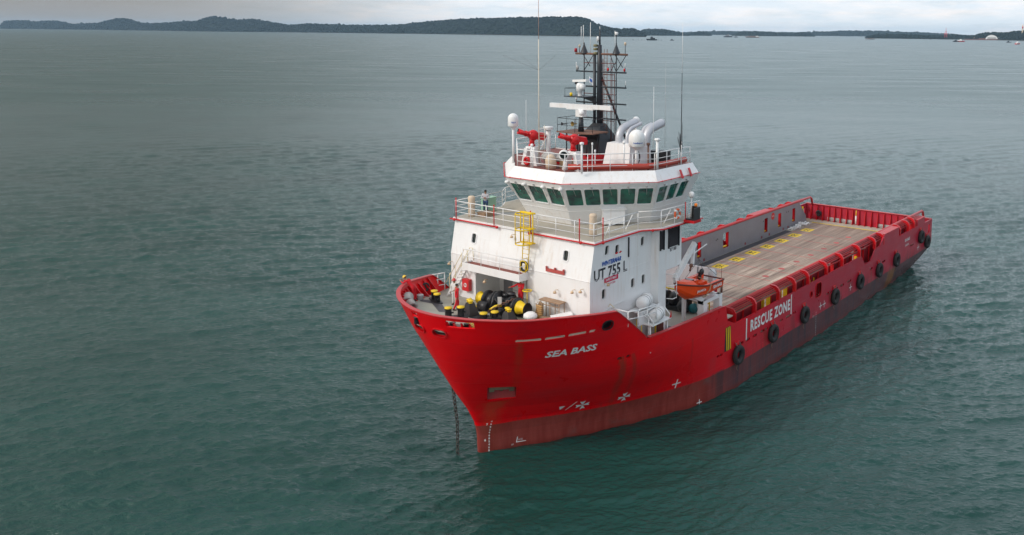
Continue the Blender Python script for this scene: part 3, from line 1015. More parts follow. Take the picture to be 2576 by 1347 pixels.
# stair from the deck up to the balcony
mb = MB()
st0, st1 = Vector((XF + .32, -5.95, 8.4)), Vector((XF + .32, -4.2, 11.0))
for dx in (-.26, .26):
    mb.beam(st0 + Vector((dx, 0, 0)), st1 + Vector((dx, 0, 0)), .03, .11, (0, -1, .5))
for i in range(10):
    p = st0.lerp(st1, (i + .5) / 10); mb.box(p.x - .25, p.x + .25, p.y - .08, p.y + .08, p.z - .012, p.z + .012)
stair = mb.build('stair', WHITE, ship)
mb = MB()
for dx in (-.26, .26):
    o = Vector((dx, 0, 0))
    mb.tube([st0 + o + Vector((0, -.1, .9)), st1 + o + Vector((0, 0, .95)), st1 + o + Vector((0, .25, .95)), st1 + o + Vector((0, .35, .1))], .022, 6)
    for k in (.15, .5, .85):
        p = st0.lerp(st1, k) + o; mb.tube([p, p + Vector((0, 0, .92))], .018, 6)
mb.build('stair_handrail', paint('cream_rail', (.72, .62, .38), .5), stair)

# ---------------------------------------------------------------- bridge deck
BD = [(XT + .12, YS + .1), (-8.6, YS + .1), (-9.9, 7.15), (-14.6, 7.3)]
BDP = BD + [(x, -y) for x, y in BD[::-1]]
mb = MB(); mb.prism(BDP, 13.605, 13.73)
bdeck = mb.build('bridge_deck', WHITE, ship)
mb = MB(); mb.prism([(x - (.1 if x > -5 else 0), y * .985) for x, y in BDP], 13.732, 13.75)
mb.build('deck_coating', DECKB, bdeck)
mb = MB(); mb.prism([(-4.9, -5.6), (-5.6, -5.9), (-7.6, -3.9), (-7.3, -3.1)], 13.752, 13.757)
mb.build('deck_marking', paint('grey_deck_patch', (.27, .28, .29), .6, streak=False), bdeck)
railing('bridge_rail', [(XT + .05, -6.1, 13.75), (XT + .05, 6.1, 13.75), (-8.6, 6.1, 13.75), (-9.9, 7.05, 13.75), (-14.5, 7.2, 13.75)], 1.12, sp=1.5)
railing('bridge_rail', [(XT + .05, -6.1, 13.75), (-8.6, -6.1, 13.75), (-9.9, -7.05, 13.75), (-14.5, -7.2, 13.75)], 1.12, sp=1.5)
mb = MB()
def P3(p, z): return (p[0], p[1], z)
mb.tube([(XT + .22, -6.4, 13.62), (XT + .22, -1.9, 13.62)], .05)
mb.tube([(XT + .22, .95, 13.62), (XT + .22, 6.3, 13.62), (-8.65, 6.32, 13.62), (-9.95, 7.25, 13.62), (-14.6, 7.4, 13.62)], .05)
for x, y in ((XT + .22, -6.0), (XT + .22, -1.95), (XT + .22, .95), (XT + .22, 5.2), (-4.6, 6.32), (-9.3, 6.8)):
    mb.ball((x, y, 13.6), .10, 8, 6)
mb.build('deluge_pipe', RED, bdeck)
for x, y, h in ((XT + .22, -5.8, 1.35), (XT + .22, -2.2, 1.3), (XT + .22, 1.05, 1.3), (XT + .22, 5.1, 1.3), (-4.6, 6.3, 1.4), (-12.4, 7.35, 1.3)):
    mb = MB(); mb.tube([(x, y, 13.6), (x, y, 13.75 + h)], .035, 8); mb.ball((x, y, 13.75 + h), .05, 8, 6)
    mb.build('nozzle_post', RED, bdeck)
for x, y in ((-5.8, 6.1), (-8.0, 6.1), (-11, 7.08)):
    mb = MB(); mb.beam((x, y, 14.8), (x, y - .55, 13.76), .05, .05)
    mb.build('rail_stay', WHITE, bdeck)
# canvas covered posts (rolled gangway nets)
for x, y in ((-4.75, -5.3), (-5.2, 5.05)):
    mb = MB(); mb.lathe([(0, 0), (.24, .02), (.26, .3), (.23, .6), (.27, .9), (.235, 1.1), (.26, 1.3), (.2, 1.42), (0, 1.44)], (x, y, 13.75), n=12)
    mb.build('canvas_bundle', CREAM, bdeck)
# mint locker and wooden crate on the starboard wing
mb = MB(); mb.box(-7.3, -6.3, -5.95, -5.45, 13.76, 14.7); mb.box(-7.35, -6.25, -6.0, -5.4, 14.7, 14.75)
mb.build('locker', MINT, bdeck)
mb = MB(); mb.box(-5.9, -5.0, -5.0, -4.3, 13.76, 14.0); mb.box(-5.95, -4.95, -5.05, -4.25, 14.0, 14.05)
mb.build('crate', WOOD, bdeck)
# port wing lights box, flood lamp, life-buoy
mb = MB(); mb.box(-13.1, -12.3, 7.45, 8.1, 13.9, 14.0); mb.box(-13.1, -12.3, 8.05, 8.1, 14.0, 14.75); mb.box(-13.1, -13.05, 7.45, 8.05, 14.0, 14.75)
mb.build('sidelight_box', BLACK, bdeck)
mb = MB(); mb.box(-13.15, -12.25, 7.3, 8.15, 13.72, 13.9); mb.tube([(-12.7, 7.3, 13.6), (-12.7, 8.0, 13.75)], .06)
mb.build('sidelight_bracket', RED, bdeck)
mb = MB(); mb.tube([(-12.9, 7.5, 13.75), (-12.9, 7.5, 15.5)], .05); mb.lathe([(0, 0), (.17, .02), (.2, .15), (.2, .3), (.12, .4), (0, .42)], (-12.9, 7.5, 15.35), n=12)
mb.build('flood_lamp', WHITE, bdeck)
mb = MB(); mb.ball((-12.6, 8.05, 14.95), .12, 10, 8)
mb.build('orange_float_light', paint('orange_plastic', (.9, .22, .01), .4), bdeck)

# yellow caged ladder on the front
mb = MB(); xl = XT + .55
for y in (.75, 1.3): mb.tube([(XF + .3, y, 11.3), (xl, y, 13.6), (xl, y, 15.0)], .03, 6)
z = 11.45
while z < 14.9:
    x_ = lerp(XF + .3, xl, min(1, (z - 11.3) / 2.3)); mb.tube([(x_, .75, z), (x_, 1.3, z)], .016, 6); z += .3
ladder = mb.build('caged_ladder', YEL, ship)
mb = MB()
for z in (13.05, 14.0, 15.0):
    mb.torus((xl + .3, 1.02, z), (0, 0, 1), .52, .04, 16, 6)
    mb.box(xl - .25, xl + .1, .5, 1.55, z - .03, z + .03)
for a in (-45, 45):
    mb.tube([(xl + .3 + .52 * math.cos(R(a)), 1.02 + .52 * math.sin(R(a)), z) for z in (13.05, 15.0)], .03, 6)
for y in (.5, 1.55): mb.tube([(xl, y, 13.05), (xl, y, 15.05)], .045, 6)
mb.tube([(xl, .5, 15.03), (xl, 1.75, 15.03)], .05)
mb.build('ladder_cage', YEL, ladder)
mb = MB(); mb.torus((XF + .33, .98, 11.55), (1, 0, 0), .3, .09, 20, 8)
mb.build('black_float', RUBBER, ladder)
mb = MB(); mb.torus((XF + .38, .98, 11.55), (1, 0, 0), .36, .035, 20, 6); mb.tube([(XF + .42, .75, 11.2), (XF + .42, .75, 11.9)], .03); mb.tube([(XF + .42, 1.2, 11.2), (XF + .42, 1.2, 11.9)], .03)
mb.build('float_bracket', YEL, ladder)

# fittings on the front: pipe bracket, lamps, fire-hose box
mb = MB(); mb.obox((XF + .03, 3.35, 11.55), (0, 1, 0), (0, 0, 1), 1.5, .1, .2)
for y in (2.65, 3.35, 4.05): mb.box(XF - .02, XF + .1, y - .04, y + .04, 11.6, 11.78)
mb.build('red_bracket', paint('faded_red', (.45, .08, .07), .6, dirt=RUST), house)
for y, z, x in ((-6.0, 10.7, XF), (3.55, 10.4, XF), (4.95, 10.65, XF), (-1.75, 10.35, XF + .85), (-.5, 13.3, XT + .05), (5.6, 10.8, XF)):
    mb = MB(); mb.tube([(x, y, z), (x + .28, y, z + .03), (x + .3, y, z - .1)], .02, 6); mb.lathe([(.03, 0), (.09, -.02), (.11, -.14), (0, -.15)], (x + .3, y, z - .03), n=10)
    mb.build('deck_lamp', paint('cream_lamp', (.62, .45, .28), .5), house)
mb = MB(); mb.tube([(-5.0, YS, 10.95), (-5.0, YS + .28, 10.98)], .02, 6); mb.lathe([(.03, 0), (.09, -.02), (.11, -.14), (0, -.15)], (-5.0, YS + .3, 10.95), n=10)
mb.build('deck_lamp', paint('cream_lamp', (.62, .45, .28), .5), house)
mb = MB(); mb.box(XF + .003, XF + .3, -4.75, -4.13, 8.95, 9.75)
hb_ = mb.build('fire_hose_box', paint('hose_box_red', (.62, .03, .035), .4), house)
mb = MB(); mb.torus((XF + .303, -4.44, 9.35), (1, 0, 0), .12, .025, 16, 6); mb.box(XF + .301, XF + .306, -4.46, -4.42, 9.23, 9.47)
mb.build('hose_emblem', WTEXT, hb_)
mb = MB()
mb.tube([(XF + .04, 1.6, 9.2), (XF + .04, 3.4, 9.05), (XF + .04, 5.5, 8.9), (XF + .06, YS + .02, 8.88), (-4.4, YS + .06, 9.05), (-6.0, YS + .06, 9.3), (-7.0, YS + .06, 9.3)], .025, 6)
mb.build('cable', WHITE, house)
mb = MB()
mb.box(-12.98, -12.9, -6.0, 6.0, 10.55, 10.7)
mb.build('aft_ledge', WHITE, house)

# writing on the port side of the house
def onside(x0, z0, off=.012): return lambda u, v: (x0 - u, YS + off, z0 + v)
sg = lettering('model_lettering', 'UT 755 L', .98, onside(-5.64, 11.54), BTEXT, house, bold=.024, sx=.92)
lettering('owner_lettering', 'WINTERMAR', .38, onside(-5.68, 12.17), BLUET, house, bold=.02, shear=.35, sx=.92)
mb = MB()
for s_ in (-1, 1):
    x_ = -6.45 + s_ * .2
    mb.add([(x_ - .16, YS + .012, 12.60), (x_ - .05, YS + .012, 12.68), (x_ + .12, YS + .012, 12.64), (x_ + .16, YS + .012, 12.56), (x_, YS + .012, 12.54)], [(0, 1, 2, 3, 4)])
mb.build('fish_emblem', RED, house)
mb = MB(); mb.box(-6.42, -4.97, YS + .008, YS + .012, 10.92, 11.22)
sign = mb.build('safety_sign', CRIM, house)
lettering('sign_words', 'SAFETY FIRST', .19, lambda u, v: (-5.69 - u, YS + .016, 11.07 + v), WTEXT, sign, bold=.006, sx=1.0)
lettering('sign_subtext', 'POLICY 2018', .17, onside(-5.68, 10.78), CRIM, house, bold=.004, sx=.9)

# ================================================================ wheelhouse
def WP(d, z):
    """wheelhouse plan at outward flare d"""
    xf = -6.95 + d; ys = 5.45 + .8 * d; c = 1.85 + .33 * d; xc = -10.9 + .68 * d
    return [(xf, c, z), (xc, ys, z), (-14.7 - .1 * d, ys, z), (-14.7 - .1 * d, -ys, z), (xc, -ys, z), (xf, -c, z)]


Z0, Z1, Z2, Z3, Z4 = 13.752, 14.95, 16.5, 16.72, 17.45
q0, q1, q2, q3, q4 = WP(0, Z0), WP(.72, Z1), WP(1.68, Z2), WP(1.78, Z3), WP(1.12, Z4)
mb = MB()
mb.loft([q0, q1], caps=False)
# window band: three in front, five on the port bow, three on the port side, mirrored to starboard
bands = []
vA, vB = (15.14 - Z1) / (Z2 - Z1), (16.38 - Z1) / (Z2 - Z1)
faces = [(5, 0, [(.025, .295), (.36, .64), (.705, .975)]),
         (0, 1, [(.03, .198), (.222, .392), (.416, .584), (.608, .778), (.802, .97)]),
         (1, 2, [(.05, .27), (.315, .535), (.58, .80)]),
         (2, 3, []), (3, 4, [(.22, .42), (.48, .68), (.74, .94)]),
         (4, 5, [(.03, .198), (.222, .392), (.416, .584), (.608, .778), (.802, .97)])]
for a, b, us in faces:
    ops = [(u0, u1, vA, vB) for u0, u1 in us]
    mb, Pw, nw = wall(q1[a], q1[b], q2[a], q2[b], ops, -.08 if False else .08, mb)
    if nw.dot(Vector((q1[a][0] + 11, q1[a][1], 0)) + Vector((q1[b][0] + 11, q1[b][1], 0))) < 0: print('inward', a)
    bands.append((Pw, nw, ops))
mb.loft([q2, q3], caps=False)
mb.loft([q3, q4], caps=False)
wh = mb.build('wheelhouse', WHITE, ship)
for Pw, nw, ops in bands:
    for o in ops: window(wh, Pw, nw, *o, fr=.055, proud=.03, deep=.05, gm=GLASS, rad=.11)
mb = MB(); mb.slab([Vector(p) for p in WP(1.10, 17.38)], (0, 0, 1), .1)
wroof = mb.build('wheelhouse_roof', DECKR, wh)
mb = MB()  # gutter line and belt seam
for q, d in ((WP(.02, 14.3), .0),): pass
def ringpipe(mb, pts, r):
    for a, b in zip(pts, pts[1:]): mb.tube([a, b], r, 6)
g1 = [Vector(p) for p in WP(1.86, 16.78)]
mb = MB(); ringpipe(mb, [g1[5], g1[0], g1[1], g1[2]], .028); ringpipe(mb, [g1[5], g1[4], g1[3]], .028)
for a, b in ((g1[5], g1[0]), (g1[0], g1[1]), (g1[1], g1[2]), (g1[4], g1[5])):
    for k in range(5): mb.ball(a.lerp(b, (k + .5) / 5), .05, 6, 4)
mb.build('window_wash_pipe', RED, wh)
g2 = [Vector(p) for p in WP(.60, 14.75)]
mb = MB(); ringpipe(mb, [g2[4], g2[5], g2[0], g2[1], g2[2]], .02)
mb.build('belt_bead', WHITE, wh)
# knuckle of the fascia, ribs at the after end
for x in (-12.6, -13.7):
    mb = MB(); mb.obox((x, 6.87, 16.95), (0, -.45, 1), (0, 1, .45), .62, .2, .05)
    mb.build('fascia_bracket', RED, wh)
# wiper motors between the front windows
Pw = bands[0][0]
for u in (.0, .32, .67, .99):
    p = Pw(u, .93)
    mb = MB(); mb.ball(p + Vector((.12, 0, .02)), .15, 10, 8, (1, 1.1, .75)); mb.tube([p + Vector((.14, 0, 0)), Pw(u, .5) + Vector((.06, 0, 0))], .04, 6)
    mb.build('wiper_motor', WHITE, wh)
for bi, n_ in ((1, 5), (2, 3), (5, 5), (0, 3)):
    Pw, nw, ops = bands[bi]
    for o in ops:
        uc = (o[0] + o[1]) / 2
        mb = MB(); mb.tube([Pw(uc, vB + .07) + nw * .06, Pw(uc + .015, vB - .3) + nw * .05], .012, 5); mb.box(*[c for pr in zip(Pw(uc, vB + .08) + nw * .05 - Vector((.05, .05, .04)), Pw(uc, vB + .08) + nw * .05 + Vector((.05, .05, .04))) for c in pr])
        mb.build('wiper', GALV, wh)
# storage locker hung below the windows on the bow quarter
Pb = lambda u, v: Vector(q0[0]).lerp(Vector(q0[1]), u).lerp(Vector(q1[0]).lerp(Vector(q1[1]), u), v)
nb = bands[1][1]
mb = MB()
c = Pb(.52, .5) + Vector((.7, .7, 0)) * .3
mb.obox(c, (-.74, .67, 0), (0, 0, 1), 1.5, .55, .95)
lk = mb.build('deck_locker', WHITE, bdeck)
mb = MB(); mb.obox(c + Vector((0, 0, .52)), (-.74, .67, 0), (0, 0, 1), 1.65, .7, .08)
mb.build('locker_lid', WHITE, lk)

# ================================================================ compass deck (wheelhouse roof)
ZR = 17.38
r4 = [Vector(p) for p in WP(1.10, ZR + .07)]
def offs(p, k=.12): return Vector((p.x + (k if p.x < -14 else -k), p.y - k * (1 if p.y > 0 else -1), ZR))
rp = [offs(p) for p in r4]
railing('roof_rail', [rp[2], rp[1], rp[0], rp[5], rp[4], rp[3]], 1.2, parent=ship, sp=1.45)
mb = MB()
mb.tube([(-6.5, 1.9, ZR + .3), (-7.2, 2.75, ZR + .3), (-9.9, 5.8, ZR + .3), (-11.5, 6.05, ZR + .3), (-14.3, 6.05, ZR + .3)], .2, 12)
mb.build('roof_foam_pipe', paint('faded_red_pipe', (.48, .06, .04), .5, dirt=RUST), ship)
mb = MB()
mb.box(-13.9, -8.6, -.9, 1.35, ZR + .005, ZR + .55)
mb.build('roof_trunk', RED, ship)
# white exhaust casing with silver uptakes
mb = MB()
b = [(-9.95, 2.1), (-9.95, 4.35), (-12.6, 4.35), (-12.6, 2.1)]
t_ = [(-10.15, 2.35), (-10.15, 4.3), (-12.5, 4.3), (-12.5, 2.35)]
mb.loft([[(x, y, ZR + .01) for x, y in b], [(x, y, 19.0) for x, y in t_]])
cas = mb.build('exhaust_casing', WHITE, ship)
lettering('casing_emblem', '(()', .85, lambda u, v: (-10.9 - u, 4.352 - (v + .35) * .025, 18.1 + v), BLACKV, cas, bold=.02)
def uptake(x, y, r, L_):
    mb = MB(); pts = [(x, y, 18.8), (x, y, 19.25)]
    for k in range(1, 7):
        a = R(90 * k / 6 * .86); pts.append((x - .75 * (1 - math.cos(a)), y, 19.25 + .75 * math.sin(a)))
    e = Vector(pts[-1]); pts.append(e + Vector((-L_, 0, .22 * L_)))
    mb.tube(pts, r, 14, caps=False)
    mb.tube([Vector(pts[-1]) - Vector((.02, 0, 0)), Vector(pts[-1]) + Vector((.03, 0, 0))], r * 1.08, 14, caps=False)
    o = mb.build('exhaust_pipe', SILVER, cas)
    mb = MB(); d = (Vector(pts[-1]) - e).normalized(); mb.lathe([(r * .93, 0), (0, .01)], Vector(pts[-1]) - d * .05, d, 14); mb.build('exhaust_mouth', BLACKV, o)
uptake(-10.7, 2.95, .27, 1.3)
uptake(-10.75, 3.6, .13, 1.0)
uptake(-11.9, 4.0, .15, .6)
uptake(-11.4, 4.75, .30, 1.25)


def dome(name, x, y, zb, zp, r, h, words=None):
    mb = MB(); mb.tube([(x, y, zb), (x, y, zp)], r * .22, 10)
    mb.lathe([(r * .22, zp - .22), (r * .55, zp - .05), (r * .6, zp)], (x, y, 0), n=16)
    pole = mb.build('antenna_pedestal', WHITE, ship)
    mb = MB(); pr = [(0, 0), (r * .9, .01), (r, .06), (r, h - r)] + [(r * math.cos(R(a)), h - r + r * math.sin(R(a))) for a in (18, 36, 54, 72)] + [(0, h)]
    mb.lathe(pr, (x, y, zp), n=24)
    d = mb.build(name, WHITE, ship)
    if words:
        def fn(u, v):
            a = R(46) - u / r
            return (x + (r + .006) * math.cos(a), y + (r + .006) * math.sin(a), zp + .3 + v)
        lettering('dome_lettering', words, .13 if r < .4 else .15, fn, BLUET, d, bold=.004)
dome('satellite_dome', -7.0, -3.45, ZR, 19.95, .36, .92, 'FLEET')
dome('satellite_dome', -9.85, 5.05, ZR, 18.95, .55, 1.15, 'broadband')
dome('satellite_dome', -13.6, 1.9, ZR, 19.35, .38, .8)
dome('satellite_dome', -13.4, 2.45, ZR, 20.1, .26, .45)

# fire monitors on white stands
def monitor(x, y):
    mb = MB()
    for s_ in (-1, 1):
        mb.slab([(x + .2, y + s_ * .72, ZR + .01), (x + .2, y + s_ * .40, ZR + .01), (x + .2, y + s_ * .16, 18.55), (x + .2, y + s_ * .44, 18.55)][::s_], (1, 0, 0), .5)
    mb.box(x - .4, x + .1, y - .40, y + .40, 18.55, 18.66)
    mb.torus((x + .05, y, 18.2), (1, 0, 0), .32, .06, 16, 6, math.pi, 2 * math.pi)
    st = mb.build('monitor_stand', WHITE, ship)
    mb = MB(); mb.tube([(x - .1, y, 18.66), (x - .1, y, 19.3)], .17, 12); mb.tube([(x - .1, y, 18.72), (x - .1, y, 18.8)], .25, 12)
    a = Vector((.80, -.52, .14)).normalized()
    mb2 = MB(); c = Vector((x - .1, y, 19.45))
    mb2.obox(c - a * .35, a, (0, 0, 1), 1.0, .55, .48); mb2.ball(c - a * .1, .38, 10, 8)
    mb2.tube([c, c + a * .5 + Vector((0, 0, .06))], .2, 10); mb2.tube([c + a * .45 + Vector((0, 0, .05)), c + a * .98 + Vector((0, 0, .16))], [.15, .19], 12)
    mb2.tube([c + a * .25 + Vector((.12, .16, .02)), c + a * .85 + Vector((.12, .16, .16))], .08, 8)
    mb2.obox(c - a * .78 + Vector((0, 0, -.08)), a, (0, 0, 1), .35, .34, .3)
    m = mb2.build('fire_monitor', RED, ship)
    mb.build('riser', RED, m)
    mb = MB(); e = c + a * .98 + Vector((0, 0, .16)); mb.lathe([(.17, 0), (0, .005)], e + a * .005, a, 12); mb.tube([c - a * .97 + Vector((0, 0, -.08)), c - a * 1.08 + Vector((0, 0, -.1))], .12, 8)
    mb.build('nozzle_bore', BLACKV, m)
monitor(-7.1, -1.9)
monitor(-7.0, 1.85)
# searchlight
mb = MB(); mb.tube([(-6.45, 1.65, ZR), (-6.45, 1.65, 18.15)], .07); mb.tube([(-6.45, 1.4, 18.1), (-6.45, 1.9, 18.1)], .05)
mb.lathe([(0, -.22), (.2, -.2), (.32, -.08), (.34, .05), (.34, .2), (.25, .2)], (-6.4, 1.65, 18.5), (.78, .55, -.1), 18)
sl_ = mb.build('searchlight', WHITE, ship)
mb = MB(); mb.lathe([(.26, .17), (0, .16)], (-6.4, 1.65, 18.5), (.78, .55, -.1), 18)
mb.build('searchlight_lens', GLASSD, sl_)
# small deck gear
def part(name, mat, fn, parent=None):
    mb = MB(); fn(mb); return mb.build(name, mat, parent or ship)
part('covered_equipment', GREYT, lambda m: (m.ball((-7.2, -.3, 18.1), .55, 12, 8, (1, 1.1, .6)), m.ball((-7.6, .2, 18.0), .5, 12, 8, (1, 1.2, .5))))
part('canvas_cover', CREAM, lambda m: (m.lathe([(.0, 0), (.34, .02), (.38, .4), (.3, .8), (.18, .95), (0, .98)], (-6.7, .25, ZR), n=10), m.ball((-6.9, .0, 17.9), .35, 10, 6)))
part('roof_box', paint('tan_box', (.45, .33, .20), .7), lambda m: m.box(-8.0, -7.3, .5, 1.4, ZR, 17.9))
part('red_hose_reel', RED, lambda m: (m.torus((-6.7, -1.9, 17.72), (1, 0, 0), .22, .1, 16, 8), m.tube([(-6.75, -1.9, 17.72), (-6.5, -1.9, 17.72)], .06)))
for x, y, z0, z1, r, mt in ((-6.1, -.9, ZR, 18.9, .05, WHITE), (-6.3, -1.2, ZR, 18.7, .04, WHITE), (-6.4, 3.15, ZR, 19.3, .07, WHITE), (-7.3, 3.3, ZR, 19.2, .03, WHITE), (-8.9, 4.7, ZR, 19.25, .05, WHITE), (-10.6, 6.2, ZR, 19.4, .1, WHITE),
                            (-7.6, 3.3, ZR, 18.7, .03, WHITE), (-8.4, -2.8, ZR, 19.3, .05, RED), (-10.2, 5.75, ZR, 19.1, .06, RUSTY), (-13.4, 6.3, ZR, 18.9, .05, WHITE)):
    mb = MB(); mb.tube([(x, y, z0), (x, y, z1)], r, 8); mb.lathe([(r * 1.2, 0), (r * 2, .05), (r * 2, .16), (0, .2)], (x, y, z1 - .05), n=10)
    mb.build('roof_lamp_post', mt, ship)
for x, y, z0, z1, r, mt in ((-7.2, -1.25, ZR, 26.0, .042, paint('pale_antenna', (.66, .60, .50), .5)), (-7.2, -1.25, 26.0, 31.5, .022, paint('pink_whip', (.62, .42, .36), .5)), (-7.5, -2.7, 18.4, 21.8, .015, WHITE), (-9.9, 6.35, 19.0, 23.0, .02, WHITE), (-11.2, 6.4, 18.9, 24.6, .012, GALV),
                            (-12.9, 6.6, 18.9, 23.8, .035, NAVY), (-12.9, 6.6, 23.8, 27.2, .018, WHITE), (-12.8, 6.75, 18.6, 20.4, .02, NAVY)):
    mb = MB(); mb.tube([(x, y, z0), (x, y, z1)], [r, r * .7], 6)
    if z0 == ZR and z1 == 26.0:
        for k in range(12): mb.tube([(x - .28, y + .25, ZR + .2 + k * .22), (x, y, ZR + .2 + k * .22)], .012, 5)
        mb.tube([(x - .28, y + .25, ZR), (x - .28, y + .25, ZR + 2.8)], .02, 6); mb.tube([(x - .28, y - .25, ZR), (x - .05, y, ZR + 1.9)], .03, 6)
    mb.build('whip_antenna', mt, ship)
part('antenna_stays', WIRE, lambda m: [m.tube([(-7.2, -1.25, 23.9), (-7.2 + a, -1.25 + b, 24.9)], .007, 4) for a, b in ((.5, -1.2), (-.8, -.9), (-.3, 1.2), (1.0, -2.4))])
part('antenna_tangle', NAVY, lambda m: [m.tube([(-12.9, 6.6, 18.4), (-12.9 + rnd.uniform(-.3, .3), 6.6 + rnd.uniform(-.3, .3), 19.6 + rnd.uniform(-.3, .3))], .02, 5) for _ in range(6)])
part('ventilator', WHITE, lambda m: (m.tube([(-8.1, -1.2, ZR), (-8.1, -1.2, 19.9)], .17, 12), m.lathe([(.3, -.15), (.34, 0), (.34, .06), (0, .08)], (-8.1, -1.2, 19.95), n=14), m.tube([(-8.1, -1.2, 19.5), (-7.2, -1.25, 18.3)], .04, 6), m.tube([(-8.1, -1.2, 19.9), (-7.2, -1.25, 19.9)], .04, 6)))
part('dark_locker', BLACK, lambda m: m.box(-13.6, -12.9, 3.9, 5.3, ZR, 18.3))

# ================================================================ mast
MX = -12.3
mb = MB()
mb.loft([[(MX + 1.3, 1.0, ZR + .5), (MX + 1.3, -1.3, ZR + .5), (MX - 1.2, -1.3, ZR + .5), (MX - 1.2, 1.0, ZR + .5)], [(MX + 1.1, .85, 18.9), (MX + 1.1, -1.2, 18.9), (MX - 1, -1.2, 18.9), (MX - 1, .85, 18.9)],
         [(MX + .25, .3, 20.0), (MX + .25, -.45, 20.0), (MX - .3, -.45, 20.0), (MX - .3, .3, 20.0)]])
mb.tube([(MX, 0, 18.5), (MX, 0, 24.0), (MX, 0, 25.6)], [.22, .19, .15], 12)
mb.tube([(MX, 0, 25.6), (MX, 0, 26.7)], [.07, .05], 8)
mb.tube([(MX + .1, -.38, 19), (MX + .1, -.38, 25.0)], .11, 10)
mast = mb.build('mast', NAVY, ship)
YZ = (24.95, 23.68, 22.62, 21.45, 20.35)
for k, z in enumerate(YZ):
    mb = MB(); mb.tube([(MX, -2.15 if k else -2.2, z), (MX, 2.35 if k else 2.45, z)], .055 if k else .075, 8)
    mb.build('yard', RUSTY if k == 0 else NAVY, mast)
mb = MB()
for y in (-1.42, 1.48): mb.tube([(MX, y, 19.2 if y > 0 else 21), (MX, y, 25.75)], .045, 6)
mb.build('upright', NAVY, mast)
mb = MB()
for y, s_ in ((-1.42, 1), (1.48, 1)):
    mb.tube([(MX, y, 23.75), (MX, y + .85, 24.9)], .03, 5); mb.tube([(MX, y - .1, 24.9), (MX, y + .55, 24.05)], .03, 5)
mb.tube([(MX, 1.48, 23.7), (MX, .95, 24.9)], .03, 5); mb.tube([(MX, .95, 23.7), (MX, 1.48, 24.5)], .025, 5)
mb.tube([(MX - .1, .1, 23.3), (MX - 1.2, 1.6, 18.6)], .08, 8)
mb.tube([(MX - .1, -.1, 22.5), (MX - 1.4, -1.2, 18.6)], .06, 8)
mb.build('brace', NAVY, mast)
mb = MB()
for y in (.42, .68): mb.tube([(MX + .02, y, 18.6), (MX + .02, y, 25.3)], .022, 5)
z = 18.8
while z < 25.2: mb.tube([(MX + .02, .42, z), (MX + .02, .68, z)], .014, 5); z += .28
mb.build('mast_ladder', RUSTY, mast)
mb = MB()
for y, zt in ((.9, 25.0), (1.0, 24.2), (.55, 25.3)): mb.tube([(MX - .15, y, 18.7), (MX - .15, y, zt)], .025, 5)
for y, zt in ((.22, 24.6), (-.62, 24.0), (1.25, 23.6)): mb.tube([(MX - .1, y, 18.9), (MX - .1, y, zt)], .03, 5)
for z in (24.3, 22.1, 21.0, 19.6): mb.tube([(MX + .05, -1.42, z), (MX + .05, -.1, z)], .028, 5)
for z in (24.3, 23.1, 22.1, 20.9): mb.tube([(MX + .05, .1, z), (MX + .05, 1.48, z)], .028, 5)
for z in (23.5, 21.7, 20.2): mb.tube([(MX - .1, .2, z), (MX - .1, 1.2, z)], .03, 5)
mb.build('cable_run', paint('rust_brown_cable', (.13, .035, .03), .6, var=.3), mast)
def lamp(y, z, colr, zt=.28, r=.09, x=MX, post=.25):
    mb = MB(); mb.tube([(x, y, z), (x, y, z + post)], .025, 6); mb.build('lamp_post', NAVY, mast)
    mb = MB(); mb.lathe([(0, 0), (r, 0), (r, zt * .8), (r * .6, zt), (0, zt)], (x, y, z + post), n=10); mb.build('mast_lamp', colr, mast)
REDP = paint('red_lamp', (.35, .01, .02), .4)
for a in ((-2.2, 24.95, REDP, .28, .11, MX, .1), (-1.85, 24.95, CREAM, .2, .07, MX, .45), (2.25, 24.95, CREAM, .22, .08, MX, .65), (-2.15, 22.62, BLACK, .3, .12, MX, .1), (-2.05, 23.68, GALV, .3, .1, MX, .1),
          (-2.15, 23.68, WHITE, .35, .03, MX, .3), (.75, 23.68, RED, .2, .07, MX, .1), (2.2, 23.68, RED, .2, .07, MX, .1), (.78, 23.75, WHITE, .3, .03, MX, .3), (2.25, 23.75, WHITE, .3, .03, MX, .3), (2.3, 22.62, WHITE, .3, .02, MX, .2), (-2.15, 21.45, WHITE, .15, .06, MX, .15)):
    lamp(*a)
lamp(1.48, 25.75, WHITE, .22, .12, MX, .55)
lamp(-.08, 25.75, WHITE, .35, .09, MX + .12, .1)
for z in (25.0, 25.3, 25.55): part('all_round_lamp', paint('dull_olive', (.18, .16, .08), .4), lambda m: m.lathe([(0, -.1), (.16, -.08), (.16, .08), (0, .1)], (MX + .12, -.28, z), n=10), mast)
for y in (-1.42, 1.48): part('dark_cone', NAVY, lambda m: m.lathe([(.3, 0), (.05, .62), (0, .63)], (MX, y, 24.98), n=12), mast)
for y, z0, z1 in ((-1.5, 25.6, 27.0), (-.85, 25.0, 27.2), (-1.7, 25.6, 26.9), (1.35, 25.5, 26.6), (0.0, 26.6, 26.9)):
    part('mast_whip', WHITE, lambda m: m.tube([(MX, y, z0), (MX, y, z1)], .022, 5), mast)
